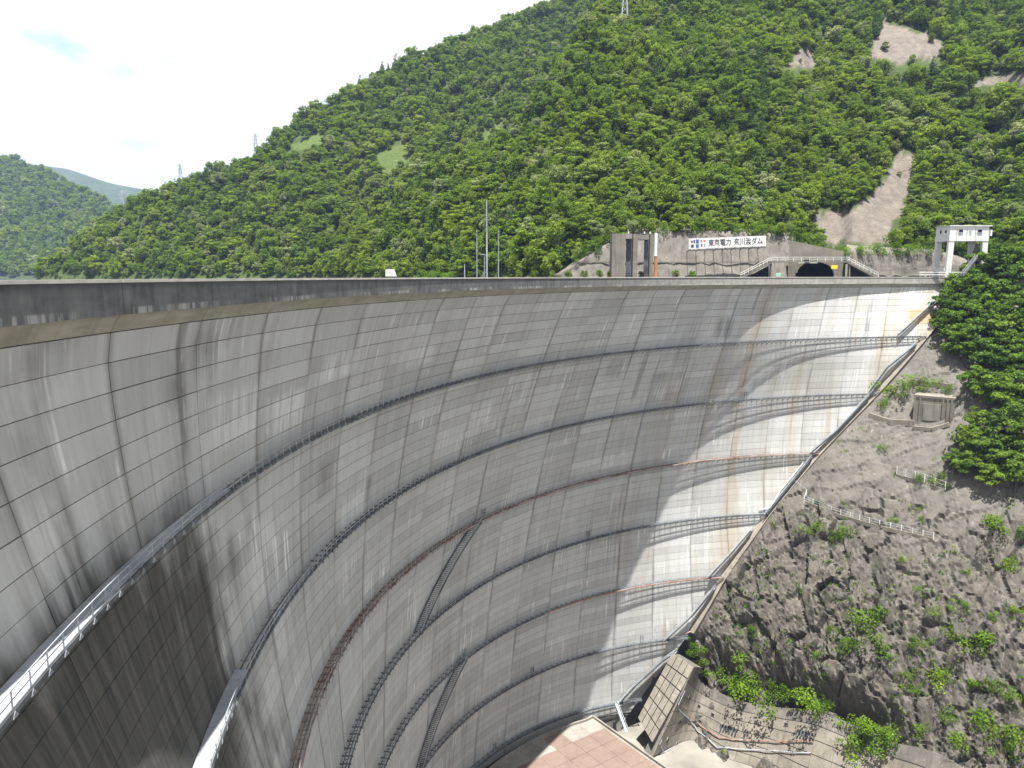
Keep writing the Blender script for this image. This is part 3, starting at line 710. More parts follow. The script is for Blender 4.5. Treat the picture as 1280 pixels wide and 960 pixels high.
mb.f = [tuple(range(n0, 2*n0))] + [(i, (i+1)%n0, (i+1)%n0+n0, i+n0) for i in range(n0)]; wobj('slab_base', mb, M['rim'], pad)
mb = MB(); mb.path([p + Vector((0,0,.35)) for p in [corner + ex*60, corner] + arcp], .5, .9); wobj('rim_kerb', mb, M['rim'], pad)
mb = MB(); pp = [lv(770, 880, -141) , lv(783, 915, -143.5)]; mb.path(pp, 1.0, .15)
for sx_ in (-.5, .5): mb.path([p + Vector((sx_,0,1.1)) for p in pp], .12); mb.path([p + Vector((sx_,0,.55)) for p in pp], .08)
tag(obj('gangway', mb, M['steel']), 'short pale gangway from lowest stairs to the base pad', 'gangway')

# ---- fences and concrete works on the rock slope
def fence(px, label, n, hgt=1.6, wall=False):
    P = [rockp(u, v, .2) for u, v in px]; root = empty('fence', P[0], 0, label, 'fence'); pts = []
    L = [0]
    for a, b in zip(P[:-1], P[1:]): L.append(L[-1] + (b-a).length)
    for i in range(n): 
        s = L[-1]*i/(n-1); pts.append(Vector([np.interp(s, L, [p[k] for p in P]) for k in range(3)]))
    for p in pts: mb = MB(); mb.bar(p - Vector((0,0,.6)), p + Vector((0,0,hgt)), .22); wobj('post', mb, M['white'], root)
    for z in (hgt*.95, hgt*.5): mb = MB(); mb.path([p + Vector((0,0,z)) for p in pts], .09); wobj('rail', mb, M['steel'], root)
    if wall: mb = MB(); mb.path([p + Vector((0,0,-.6)) for p in pts], .5, 1.3); wobj('footing', mb, M['conc'], root)
fence([(1005, 627), (1045, 640), (1095, 655), (1140, 667), (1166, 674)], 'long low white post fence crossing the rock below the abutment stairs', 14, 1.7, True)
fence([(1121, 594), (1150, 602), (1180, 612)], 'short white post fence beside the lowest roadside trees', 6, 2.6, True)
fence([(990, 604), (1010, 618), (1004, 628)], 'white railing turning off the abutment stairs onto the rock', 4, 1.6)
cb = empty('anchor_block', rockp(1166, 525, 0), 0, 'ribbed square concrete block set in the rock below the trees', 'concrete block')
o_ = rockp(1166, 527, .6); rx = Vector((.78, -.62, 0)).normalized(); ry = Vector((.62, .78, 0)).normalized()
def lb(x0, y0, z0, x1, y1, z1):
    mb = MB(); f = lambda x, y, z: o_ + rx*x + ry*y + Vector((0,0,z))
    mb.hexa([f(x0,y0,z0), f(x1,y0,z0), f(x1,y1,z0), f(x0,y1,z0), f(x0,y0,z1), f(x1,y0,z1), f(x1,y1,z1), f(x0,y1,z1)]); return mb
wobj('block', lb(-6, 0, -4, 6, 9, 7.2), M['conc'], cb); wobj('cap', lb(-6.15, -.2, 7.2, 6.15, 9, 7.9), M['conc'], cb)
for x in (-5.6, -4.0, 2.9, 4.2, 5.4): wobj('rib', lb(x-.25, -.35, -2, x+.25, 0, 7.1), M['conc'], cb)
wobj('hatch', lb(-2.9, -.3, -.5, 2.3, 0, 5.2), M['rim'], cb)
for px, lab, hh in (([(1086, 520), (1112, 528), (1142, 530)], 'low concrete retaining beam just left of the ribbed block', 2.6), ([(1140, 476), (1165, 480), (1190, 484)], 'narrow concrete ledge wall above the ribbed block', 2.4),
                    ([(1188, 532), (1165, 536), (1142, 534)], 'pale concrete apron under the ribbed block', 1.6)):
    P = [rockp(u, v, .5) for u, v in px]; mb = MB(); mb.path([p + Vector((0,0,-.1)) for p in P], .9, hh*.8); tag(obj('retaining_beam', mb, M['conc']), lab, 'retaining wall')

# ---------------------------------------------------------------- hillsides (heights as functions of bearing a = X/Y and distance t = Y)
def pl(tab): t = np.array(tab); return lambda x: np.interp(x, t[:, 0], t[:, 1])
N_T0 = pl([(-.42, 640), (-.30, 570), (-.258, 525), (-.2, 455), (-.1, 388), (0, 345), (.05, 316), (.10, 308), (.36, 308), (.375, 322), (.425, 322), (.44, 312), (.55, 322), (.61, 322), (.65, 292), (.72, 270), (.95, 240)])
N_E = pl([(-.42, -.12), (-.30, -.05), (-.258, -.012), (-.2, .05), (-.126, .115), (0, .188), (.105, .325), (.2, .45), (.4, .62), (1, .62)])
N_M = pl([(-.4, .62), (-.1, .70), (.1, .78), (1, .80)])
F_T0 = pl([(-.85, 880), (-.63, 760), (-.45, 640), (-.26, 565), (0, 525), (.3, 520)])
F_E = pl([((u-640)/FPX, (345.5-y)/FPX - .009) for u, y in ((-120, 372), (0, 356), (40, 345), (75, 318), (130, 277), (190, 243), (240, 228), (330, 199), (357, 172), (400, 145), (480, 99), (560, 68), (640, 37), (720, 2), (900, -60))])
def smin(a, b, k): h = np.clip(.5 + .5*(b-a)/k, 0, 1); return b*(1-h) + a*h - k*h*(1-h)
def near_h(X, Y):
    a = X / np.maximum(Y, 1); t0 = N_T0(a); m = N_M(a); e = N_E(a); tc = np.minimum(m*t0/np.maximum(m-e, .12), 800)
    s = np.clip((Y-t0)/55, 0, 1); g = fbm(X/75 + .4, Y/75, 4, 41)
    z = m*(Y-t0) + s*(13*g + 3*fbm(X/19, Y/19, 3, 42)) - s*7*np.maximum(0, 1 - np.abs(fbm((X+.35*Y)/60, (Y-.2*X)/220, 3, 43))*5)
    return smin(z, m*(tc-t0) - .55*(Y-tc), 14), tc, t0
def far_h(X, Y):
    a = X / np.maximum(Y, 1); t0 = F_T0(a); m = .75; e = F_E(a); tc = np.minimum(m*t0/np.maximum(m-e, .1), 2200)
    s = np.clip((Y-t0)/90, 0, 1)*np.clip((tc-Y)/160 + .25, .25, 1)
    z = m*(Y-t0) + s*(24*fbm(X/130, Y/130, 4, 51) + 5*fbm(X/30, Y/30, 3, 52)) - s*14*np.maximum(0, 1 - np.abs(fbm((X+.3*Y)/110, (Y-.2*X)/380, 3, 53))*4)
    return smin(z, m*(tc-t0) - .45*(Y-tc), 10), tc, t0
L_T0 = pl([(-1.2, 1250), (-.3, 1500)]); L_E = pl([((u-640)/FPX, (345.5-y)/FPX - .003) for u, y in ((-500, 185), (-200, 190), (0, 199), (40, 206), (90, 226), (140, 251), (200, 285), (280, 330), (340, 350))])
def left_h(X, Y):
    a = X / np.maximum(Y, 1); t0 = L_T0(a); m = .40; e = L_E(a); tc = m*t0/np.maximum(m-e, .1)
    s = np.clip((Y-t0)/200, 0, 1)*np.clip((tc-Y)/300 + .15, .15, 1)
    z = m*(Y-t0) + s*(38*fbm(X/260, Y/260, 4, 61) + 8*fbm(X/60, Y/60, 3, 62)); return smin(z, m*(tc-t0) - .4*(Y-tc), 20), tc, t0
R_E = pl([((u-640)/FPX, (345.5-y)/FPX) for u, y in ((-700, 175), (-200, 180), (0, 204), (50, 208), (100, 214), (150, 231), (190, 238), (240, 252), (300, 258), (420, 275), (700, 300))])
def ridge_h(X, Y):
    a = X / np.maximum(Y, 1); t0 = 2900.; m = .38; e = R_E(a); tc = m*t0/(m-e)
    z = m*(Y-t0) + 60*fbm(X/480, Y/480, 4, 71)*np.clip((tc-Y)/900, 0, 1); return smin(z, m*(tc-t0) - .3*(Y-tc), 40), tc, t0
BARE = [[(1122, 186), (1148, 192), (1138, 240), (1114, 300), (1085, 306), (1030, 306), (1012, 268), (1060, 262), (1092, 244), (1108, 218)],
        [(1084, 74), (1102, 28), (1130, 32), (1168, 46), (1192, 60), (1165, 74), (1112, 78)], [(975, 78), (1015, 62), (1022, 80), (990, 84)], [(1205, 108), (1240, 92), (1290, 88), (1290, 104), (1245, 106)]]
MEADOW = [[(356, 186), (382, 168), (408, 168), (400, 186), (368, 192)], [(464, 198), (492, 180), (517, 180), (505, 194), (478, 203)], [(470, 205), (500, 190), (520, 200), (480, 215)],
          [(600, 172), (630, 150), (634, 156), (606, 180)]]
def terrain(name, hf, a0, a1, na, tn, attrs=True, mat=None, lo=-28):
    A = np.linspace(a0, a1, na); TT = np.linspace(0, 1, tn)
    rows = []
    for a in A:
        _, tc, t0 = hf(np.array([a*500.]), np.array([500.])); rows.append((t0 if np.ndim(t0) == 0 else t0[0], tc[0]))
    t0 = np.array([r[0] for r in rows]); tc = np.array([r[1] for r in rows])
    T = (t0 + lo)[None, :] + TT[:, None]**1.15 * (np.maximum(tc*1.22, t0*1.12) - t0 - lo)[None, :]
    X = A[None, :]*T; Z = hf(X, T)[0]; P = np.stack([X, T, Z], -1); uv = project(P); at_ = {}
    bare = np.zeros(Z.shape); mead = np.zeros(Z.shape)
    if attrs:
        jx = uv[..., 0] + 11*fbm(uv[..., 0]/12, uv[..., 1]/12, 4, 91); jy = uv[..., 1] + 11*fbm(uv[..., 0]/12, uv[..., 1]/12, 4, 92)
        for q in BARE: bare = np.maximum(bare, inpoly(jx, jy, q))
        for q in MEADOW: mead = np.maximum(mead, inpoly(jx, jy, q))
    return tag(obj(name, grid_mesh(name, P, {'bare': bare, 'meadow': mead}), mat), kind='structure')
M['floor'] = ground_mat('forest_floor', (.032, .050, .014), (.060, .082, .022), (.19, .165, .14))
M['farforest'] = ground_mat('distant_forest', (.022, .036, .016), (.042, .060, .026), (.2, .18, .15), .012)
terrain('hillside', near_h, -.42, .95, 330, 190, True, M['floor'])
terrain('far_hillside', far_h, -.86, .30, 230, 170, True, M['floor'])
terrain('distant_hillside', left_h, -1.2, -.25, 110, 90, False, M['farforest'], -60)
terrain('distant_ridge', ridge_h, -1.3, .1, 120, 60, False, M['farforest'], -100)
# lake behind the dam, promenade and road at crest level
t = NT('lake_water'); t.bump(t.noise(t.pos(), (.25, .25, .25), 4), .15, .1); M['lake'] = t.done((.06, .085, .08), .12)
mb = MB(); ph = np.linspace(PHI_LEFT, math.radians(88), 60)
for a, b in zip(ph[:-1], ph[1:]):
    q = [(CX0 + r*math.cos(p), CY0 + r*math.sin(p), -4.2) for p, r in ((a, R0+7), (b, R0+7), (b, R0+3200), (a, R0+3200))]; mb.quad(*q)
tag(obj('lake', mb, M['lake']), kind='structure')
PROM = [(-.25, 500), (-.1, 384), (0, 342), (.05, 312), (.10, 303.5), (.36, 303), (.44, 306), (.55, 316), (.63, 318)]
def prom_t(a): return float(np.interp(a, [p[0] for p in PROM], [p[1] for p in PROM]))
def crest_t(a, r=10.45):
    A = 1 + a*a; B = -2*(a*CX0 + CY0); D = CX0**2 + CY0**2 - (R0+r)**2; return (-B + math.sqrt(B*B - 4*A*D)) / (2*A)
mb = MB(); aa = np.linspace(-.25, .63, 60)
for a, b in zip(aa[:-1], aa[1:]):
    fr = lambda q: max(prom_t(q) - 26, crest_t(q))
    c = [(a*fr(a), fr(a)), (b*fr(b), fr(b)), (b*(prom_t(b)+8), prom_t(b)+8), (a*(prom_t(a)+8), prom_t(a)+8)]
    mb.hexa([(x, y, -7) for x, y in c] + [(x, y, -1.62) for x, y in c])
tag(obj('bank_road', mb, M['road']), kind='structure')

# ---------------------------------------------------------------- trees
def leaf_cloud(lobes, n_per, size, rg, flat=1.0, up=.25):
    """many small leaf faces on the skins of overlapping lobes"""
    V, Fc, LV = [], [], []
    for (c, r) in lobes:
        k = int(n_per * (r / 1.6)**2)
        d = rg.normal(size=(k, 3)); d[:, 2] = d[:, 2]*.9 + up; d /= np.linalg.norm(d, axis=1)[:, None]
        rad = r * rg.uniform(.55, 1.08, k)**.6
        p = np.array(c) + d * rad[:, None] * np.array([1, 1, flat])
        nrm = d + rg.normal(scale=.5, size=(k, 3)) + np.array([0, 0, .6]); nrm /= np.linalg.norm(nrm, axis=1)[:, None]
        ref = rg.normal(size=(k, 3)); x = np.cross(nrm, ref); x /= np.linalg.norm(x, axis=1)[:, None]; y = np.cross(nrm, x)
        s = size * rg.uniform(.6, 1.35, k)[:, None]; asp = rg.uniform(.5, .9, k)[:, None]
        b = len(V)
        q = np.stack([p - x*s, p - y*s*asp + nrm*s*.18, p + x*s, p + y*s*asp + nrm*s*.18], 1).reshape(-1, 3)
        V.extend(q.tolist()); Fc.extend([(b+4*i, b+4*i+1, b+4*i+2, b+4*i+3) for i in range(k)])
        lv_ = np.clip(rg.normal(.5, .2) + rg.normal(scale=.18, size=k), 0, 1); LV.extend(np.repeat(lv_, 4).tolist())
    return V, Fc, LV
def cloud_mesh(name, V, Fc, LV, mat):
    m = bpy.data.meshes.new(name); m.from_pydata(V, [], Fc); m.update(); a = m.attributes.new('leafv', 'FLOAT', 'POINT'); a.data.foreach_set('value', np.asarray(LV, np.float32)); m.materials.append(mat); return m
M['leaf'] = leaf_mat('broadleaf', [(0, (.098, .145, .028)), (.22, (.126, .186, .032)), (.48, (.155, .220, .034)), (.66, (.115, .175, .040)), (.80, (.190, .250, .038)), (.93, (.170, .210, .090)), (.975, (.23, .26, .16))])
M['deepleaf'] = leaf_mat('deep_green_leaf', [(0, (.062, .108, .026)), (.5, (.085, .140, .028)), (1, (.115, .180, .032))], .35)
M['pine'] = leaf_mat('conifer', [(0, (.045, .082, .024)), (.5, (.060, .105, .028)), (1, (.080, .130, .032))], .25)
M['bushleaf'] = leaf_mat('bush', [(0, (.070, .125, .018)), (.5, (.095, .165, .022)), (1, (.135, .215, .026))])
M['bark'] = plain('bark', (.10, .082, .065), .95)
def trunk_mesh(h, r, rg, limbs=5, top=.75):
    mb = MB(); p = [(0, 0, -1.5)]; x = y = 0
    for i in range(1, 6): x += rg.normal(0, .12); y += rg.normal(0, .12); p.append((x, y, h*top*i/5))
    mb.tube(p, [r*1.3, r, r*.85, r*.65, r*.45, r*.2], 6)
    for k in range(limbs):
        t = rg.uniform(.4, .9); z = h*top*t; a = rg.uniform(0, 6.28); L = h*.28; mb.tube([(x*t, y*t, z), (x*t+math.cos(a)*L*.5, y*t+math.sin(a)*L*.5, z+L*.35), (x*t+math.cos(a)*L, y*t+math.sin(a)*L, z+L*.55)], [r*.4, r*.28, r*.1], 4)
    return mb
PROTO = []      # (kind, crown mesh, trunk mesh, joined mesh)
def proto(kind, seed):
    rg = np.random.default_rng(seed)
    if kind in ('broad', 'layer'):
        H = 10.; n = rg.integers(24, 32); lobes = []
        for i in range(n):
            a = rg.uniform(0, 6.28); f = rg.uniform(-1, 1); rr = (3.5 if kind == 'broad' else 4.0) * math.sqrt(max(0, 1 - (f*.85)**2)) * rg.uniform(.35, 1)
            lobes.append(((rr*math.cos(a), rr*math.sin(a), 5.8 + f*3.0), rg.uniform(.85, 1.6)))
        V, Fc, LV = leaf_cloud(lobes, 105 if kind == 'broad' else 120, .30, rg, 1.0 if kind == 'broad' else .42); mt = M['leaf']
    else:
        H = 12.; lobes = []
        for i in range(13):
            z = 2.2 + i*.75; R_ = 3.0*(1 - i/14.5)
            for k in range(max(3, int(7*(1-i/15)))):
                a = rg.uniform(0, 6.28); lobes.append(((R_*.62*math.cos(a), R_*.62*math.sin(a), z + rg.uniform(-.2, .2)), max(.5, R_*.48)))
        V, Fc, LV = leaf_cloud(lobes, 52, .33, rg, .38, .05); mt = M['pine']
    cm = cloud_mesh(kind + '_crown', V, Fc, LV, mt); tm = trunk_mesh(H, .22, rg).mesh('trunk'); tm.materials.append(M['bark'])
    tv = [tuple(v.co) for v in tm.vertices]; b = len(V); jm = cloud_mesh(kind + '_tree', V + tv, Fc + [tuple(b+i for i in p.vertices) for p in tm.polygons], LV + [.5]*len(tv), mt)
    jm.materials.append(M['bark']); mi = np.zeros(len(jm.polygons), np.int32); mi[len(Fc):] = 1; jm.polygons.foreach_set('material_index', mi)
    PROTO.append((kind, cm, tm, jm))
for k, sd in (('broad', 1), ('broad', 2), ('broad', 3), ('broad', 4), ('layer', 5), ('layer', 6), ('layer', 7), ('pine', 8), ('pine', 9)): proto(k, sd)
DEEP = []
for i_ in (4, 5, 6, 0, 2):
    m_ = PROTO[i_][1].copy(); m_.materials.clear(); m_.materials.append(M['deepleaf']); DEEP.append((PROTO[i_][0], m_, PROTO[i_][2], None))
PROTO += DEEP
hidden = bpy.data.collections.new('tree_kinds')
for i, (k, cm, tm, jm) in enumerate(PROTO[:9]): o = bpy.data.objects.new('tree_kind_%02d' % i, jm); hidden.objects.link(o)

def scatter(hf, a0, a1, sp, tlim, rg, zmin=1.):
    ts = []; T = np.arange(230 if hf is near_h else 470, tlim, sp*.87); out_ = []
    for k, y in enumerate(T):
        x = np.arange(a0*y, a1*y, sp) + (k % 2)*sp/2; yy = np.full(x.shape, y); x = x + rg.uniform(-.36, .36, x.shape)*sp; yy = yy + rg.uniform(-.36, .36, x.shape)*sp
        z, tc, t0 = hf(x, yy); ok = (z > zmin) & (yy < tc + (70 if hf is near_h else 14)); out_.append(np.stack([x, yy, z], -1)[ok])
    return np.concatenate(out_)
rg = np.random.default_rng(5)
Pn = scatter(near_h, -.33, .80, 5.4, 800, rg, -2.); Pf = scatter(far_h, -.80, .16, 7.6, 1900, rg, -2.); Pl = scatter(left_h, -.78, -.40, 14., 2600, rg, -2.)
WALLTOP = pl([(690, 346), (705, 338), (722, 327), (745, 312), (772, 298), (800, 290), (850, 290), (900, 290), (960, 293), (1000, 300), (1030, 312), (1160, 316), (1210, 330)])
def keep(P, near):
    uv = project(P); ok = (uv[:, 0] > -40) & (uv[:, 0] < 1330) & (uv[:, 1] > -70)
    tall = project(P + np.array([0, 0, 9.])); mid_ = project(P + np.array([0, 0, 4.5])); few = RNG.uniform(size=len(P)) > .025
    for q in BARE: ok &= ~((inpoly(uv[:, 0], uv[:, 1], q) | inpoly(tall[:, 0], tall[:, 1], q) | inpoly(mid_[:, 0], mid_[:, 1], q)) & few)
    for q in MEADOW: ok &= ~((inpoly(uv[:, 0], uv[:, 1], q) | inpoly(mid_[:, 0], mid_[:, 1], q)) & few)
    if near: ok &= ~((uv[:, 0] > 692) & (uv[:, 0] < 1215) & (uv[:, 1] > WALLTOP(uv[:, 0]) - 1))
    else: ok &= ~((uv[:, 0] > 760) & (uv[:, 1] > -10))
    return P[ok]
Pn = keep(Pn, True); Pf = keep(Pf, False); Pl = keep(Pl, False)
def kinds(P, rg, size, pine=.10):
    n = len(P); gr = fbm(P[:, 0]/60, P[:, 1]/60, 3, 81)
    pk = np.where(rg.uniform(size=n) < pine + .35*np.clip(gr-.15, 0, 1), rg.integers(7, 9, n), rg.integers(0, 7, n))
    sc = size * rg.uniform(.60, 1.15, n) * np.where(rg.uniform(size=n) < .22, rg.uniform(1.15, 1.6, n), 1) * np.where(pk >= 7, 1.0, 1)
    return pk, sc, rg.uniform(0, 6.28, n)
Kn = kinds(Pn, rg, .98); Kf = kinds(Pf, rg, 1.15, .08); Kl = kinds(Pl, rg, 1.8, .05)
px_size = Kn[1] * 9 * FPX / Pn[:, 1]
# hide-test: a tree whose crown is masked by the crest or lies outside the frame is not one of the individuals
uvn = project(Pn + np.array([0, 0, 6])); vis = (uvn[:, 0] > 5) & (uvn[:, 0] < 1275) & (uvn[:, 1] > 5) & (uvn[:, 1] < 340)
order = np.argsort(-np.where(vis, px_size, 0)); single = order[:262]; rest = np.setdiff1d(np.arange(len(Pn)), single)
def tree_obj(k, loc, sc, rz, label, group, nm=None):
    kind, cm, tm, jm = PROTO[k]; o = empty(nm or {'broad': 'broadleaf_tree', 'layer': 'broadleaf_tree', 'pine': 'conifer_tree'}[kind], loc, rz, label, 'tree', group)
    o.scale = (sc, sc, sc); 
    for nm_, me in (('crown', cm), ('trunk', tm)):
        c = bpy.data.objects.new(nm_, me); COL.objects.link(c); c.parent = o
    return o
for i in single:
    u = uvn[i][0]; kd = 'dark green conifer' if Kn[0][i] >= 7 else 'leafy green tree'
    zone = ('on the slope behind the white gatehouse' if u > 1130 else 'on the slope above the tunnel mouth' if u > 975 else 'on the slope above the long white sign' if u > 850 else
            'on the slope above the intake gate tower' if u > 740 else 'on the lake shore slope behind the tall masts' if u > 560 else 'on the lake shore slope left of the tall masts')
    tree_obj(int(Kn[0][i]), (Pn[i][0], Pn[i][1], Pn[i][2] - .4), float(Kn[1][i]), float(Kn[2][i]), kd + ' ' + zone, kd + 's ' + zone)
# the forest mass: one object, its trees set by geometry nodes
def forest(name, P, K, label):
    me = bpy.data.meshes.new(name); me.vertices.add(len(P)); me.vertices.foreach_set('co', (P - np.array([0, 0, .4])).astype(np.float32).ravel())
    for nm, ty, arr in (('kind_id', 'INT', K[0].astype(np.int32)), ('scl', 'FLOAT', K[1].astype(np.float32)), ('rotz', 'FLOAT', K[2].astype(np.float32))):
        a = me.attributes.new(nm, ty, 'POINT'); a.data.foreach_set('value', arr)
    o = tag(obj(name, me), label, 'forest', None, 'stuff')
    g = bpy.data.node_groups.new(name, 'GeometryNodeTree'); g.interface.new_socket('Geometry', in_out='INPUT', socket_type='NodeSocketGeometry'); g.interface.new_socket('Geometry', in_out='OUTPUT', socket_type='NodeSocketGeometry')
    N = g.nodes.new; L = g.links.new; gi, go = N('NodeGroupInput'), N('NodeGroupOutput')
    ci = N('GeometryNodeCollectionInfo'); ci.inputs['Collection'].default_value = hidden; ci.inputs['Separate Children'].default_value = True; ci.inputs['Reset Children'].default_value = True
    ip = N('GeometryNodeInstanceOnPoints'); ip.inputs['Pick Instance'].default_value = True
    def na(n, ty): a = N('GeometryNodeInputNamedAttribute'); a.data_type = ty; a.inputs['Name'].default_value = n; return a.outputs['Attribute']
    cx_ = N('ShaderNodeCombineXYZ'); L(na('rotz', 'FLOAT'), cx_.inputs[2]); er = N('FunctionNodeEulerToRotation'); L(cx_.outputs[0], er.inputs[0])
    L(gi.outputs[0], ip.inputs['Points']); L(ci.outputs[0], ip.inputs['Instance']); L(na('kind_id', 'INT'), ip.inputs['Instance Index']); L(er.outputs[0], ip.inputs['Rotation']); L(na('scl', 'FLOAT'), ip.inputs['Scale']); L(ip.outputs[0], go.inputs[0])
    md = o.modifiers.new('trees', 'NODES'); md.node_group = g; return o
Pu = keep(scatter(near_h, -.33, .80, 4.6, 700, rg, -2.), True); Ku = kinds(Pu, rg, .42, .0); Pv = keep(scatter(far_h, -.80, .16, 6.6, 1300, rg, -2.), False); Kv = kinds(Pv, rg, .55, .0)
forest('undergrowth', Pu, Ku, 'low leafy undergrowth between the trees of the near mountainside'); forest('far_undergrowth', Pv, Kv, 'low leafy undergrowth between the trees of the farther mountain')
forest('forest', Pn[rest], [k[rest] for k in Kn], 'dense green forest on the upper mountainside')
forest('far_forest', Pf, Kf, 'dense forest on the farther lakeside mountain')
forest('distant_forest', Pl, Kl, 'hazy forest on the distant hill at far left')
print('TREES', len(Pn), len(Pf), len(Pl))

# ---------------------------------------------------------------- works at crest level on the far bank
def pd(u, v, t): return on_depth(u, v, t)
def prism(mb, ring_, dy):              # ring of points pushed back along y
    n = len(ring_); b = len(mb.v); mb.v += [tuple(p) for p in ring_] + [tuple(Vector(p) + Vector((0, dy, 0))) for p in ring_]
    mb.f += [tuple(range(b, b+n)), tuple(reversed(range(b+n, b+2*n)))] + [(b+i, b+n+i, b+n+(i+1)%n, b+(i+1)%n) for i in range(n)]
def bx(name, u0, v0, u1, v1, t, dy, mat, parent):      # box that spans the picture rectangle at distance t
    a = pd(u0, v1, t); b = pd(u1, v0, t); mb = MB(); mb.box(a.x, t, a.z, b.x, t + dy, b.z); return wobj(name, mb, mat, parent)
Z0 = -1.62
sw = empty('slope_wall', (100, 306, Z0), 0, 'tall leaning sprayed concrete slope wall behind intake tower and tunnel', 'retaining wall')
def wall_col(u):
    a = (u-640)/FPX; tb = prom_t(a) + .6; k = max((345.5 - WALLTOP(u))/FPX, .002); z = k*tb/(1-.42*k); return a, tb, z
us_ = list(np.arange(690, 987, 4)) + [986]; us2 = [1052] + list(np.arange(1056, 1216, 4))
for U in (us_, us2):
    rows = 9; P = []
    for u in U:
        a, tb, z = wall_col(u); col = []
        for r in range(rows):
            f = r/(rows-1); zz = Z0 + (z-Z0)*f; t_ = tb + .42*(zz-Z0) + .9*float(fbm(u/9., r*1.3, 3, 77)); col.append((a*t_, t_, zz))
        t_ = tb + .42*(z-Z0) + 26; col.append((a*t_, t_, z + 3.5)); P.append(col)
    wobj('sprayed_face', grid_mesh('sprayed_face', np.array(P).transpose(1, 0, 2)[::-1].copy()), M['shot'], sw)
for v, nm in ((328, 'ledge_rail'), (318, 'ledge_rail')):
    mb = MB(); pts = []
    for u in range(720 if v == 328 else 735, 965, 8): a, tb, z = wall_col(u); zz = (345.5-v)/FPX*tb; t_ = tb + .42*(zz-Z0) - .5; pts.append((a*t_, t_, zz))
    if v == 328: mb.path(pts, .35, .45); wobj(nm, mb, M['conc'], sw)
for v in (334, 338):
    mb = MB(); pts = []
    for u in range(1096, 1200, 8): a, tb, z = wall_col(u); zz = (345.5-v)/FPX*tb; pts.append((a*(tb-.5), tb-.5, zz))
    mb.path(pts, .5, .55); wobj('ledge_rail', mb, M['rim'], sw)
# tunnel portal
TP = 303.6; tp = empty('tunnel_portal', pd(1018, 346, TP), 0, 'dark arched road tunnel mouth in the concrete slope wall', 'tunnel'); cu, hw = 1018.5, 23.5
arch = [pd(cu + hw*math.cos(t), 341 - 14.5*math.sin(t), TP) for t in np.linspace(math.pi, 0, 17)]
arch = [Vector((arch[0].x, TP, Z0))] + arch + [Vector((arch[-1].x, TP, Z0))]
top = [pd(985 + 68*i/18, 300 + 14*i/18, TP) for i in range(19)]; top[0] = Vector((pd(985, 340, TP).x, TP, top[0].z)); top[-1] = Vector((pd(1053, 340, TP).x, TP, top[-1].z))
outer = [Vector((top[0].x, TP, Z0)), Vector((top[0].x, TP, 3))] + [Vector(t_) for t_ in top[1:-1]] ; outer = outer[:18] + [Vector((top[-1].x, TP, Z0))]
mb = MB()
for i in range(18):
    mb.quad(arch[i], arch[i+1], outer[i+1], outer[i])
mb.quad(outer[1], outer[2], top[0], Vector((top[0].x, TP, 3.001)))
mb.quad(outer[17], outer[18], Vector((top[-1].x, TP, 3)), top[-1])
wobj('portal_face', mb, M['conc'], tp)
mb = MB()
for i in range(18): mb.quad(arch[i], arch[i+1], arch[i+1] + Vector((0, 17, 0)), arch[i] + Vector((0, 17, 0)))
mb.poly([p + Vector((0, 17, 0)) for p in arch]); wobj('lining', mb, M['dark'], tp)  # lining and end coloured near-black to stand for the unlit tunnel depth
mb = MB(); mb.path([p + Vector((0, -.35, 0)) for p in arch[1:-1]], .7, .6); wobj('arch_rim', mb, M['conc'], tp)
bx('fan_box', 1006, 324, 1013, 328.5, TP - 1.2, 1, M['dark'], tp)
bx('ceiling_bar', 998, 327.5, 1022, 329, TP - .8, .4, M['white'], tp)
# footbridge and stairs over the portal
fb = empty('footbridge', pd(1005, 325, 299), 0, 'railed concrete footway passing over the tunnel mouth', 'footbridge'); TB = 299.5
bx('deck', 962, 326.2, 1062, 328, TB, 2.2, M['conc'], fb)
for v in (321.5, 324): mb = MB(); mb.path([pd(962, v, TB), pd(1062, v, TB)], .16); wobj('rail', mb, M['white'], fb)
for u in range(962, 1063, 10): mb = MB(); mb.bar(pd(u, 327, TB), pd(u, 321.5, TB), .16); wobj('rail_post', mb, M['white'], fb)
for u in (964, 1062): bx('pier', u-1, 328, u+1, 347.2, TB + .3, 1.6, M['conc'], fb)
for (u0, v0, u1, v1, lab) in ((964, 327, 926, 346.5, 'ramp stairs left of the tunnel mouth'), (1060, 327, 1098, 346.5, 'ramp stairs right of the tunnel mouth')):
    st = empty('ramp_stairway', pd(u1, 347, TB), 0, 'concrete ' + lab, 'stairway'); n = 16
    for i in range(n):
        a = pd(u0 + (u1-u0)*i/n, v0 + (v1-v0)*i/n, TB); b = pd(u0 + (u1-u0)*(i+1)/n, v0 + (v1-v0)*i/n, TB); mb = MB(); x0, x1 = sorted((a.x, b.x)); mb.box(x0, TB, a.z-.9, x1, TB+2, a.z); wobj('step', mb, M['conc'], st)
    for dv in (-5.5, -2.8): mb = MB(); mb.path([pd(u0, v0+dv, TB), pd(u1, v1+dv, TB)], .16); wobj('handrail', mb, M['white'], st)
    for i in range(0, n+1, 2): q = (u0 + (u1-u0)*i/n, v0 + (v1-v0)*i/n); mb = MB(); mb.bar(pd(q[0], q[1], TB), pd(q[0], q[1]-5.5, TB), .13); wobj('rail_post', mb, M['white'], st)
    mb = MB(); ru = u0 + (3 if u1 > u0 else -3); tri = [pd(ru, v0+5, TB+1.9), pd(u1 - (8 if u1 > u0 else -8), 346.5, TB+1.9), pd(ru, 347, TB+1.9)]; prism(mb, tri, .2); wobj('under_stair_shade', mb, M['dark'], st)  # near-black triangle painted as the shade beneath the stairs
ys = empty('road_sign', pd(1043, 347, 297.5), 0, 'small yellow road sign on a post right of the tunnel mouth', 'sign')
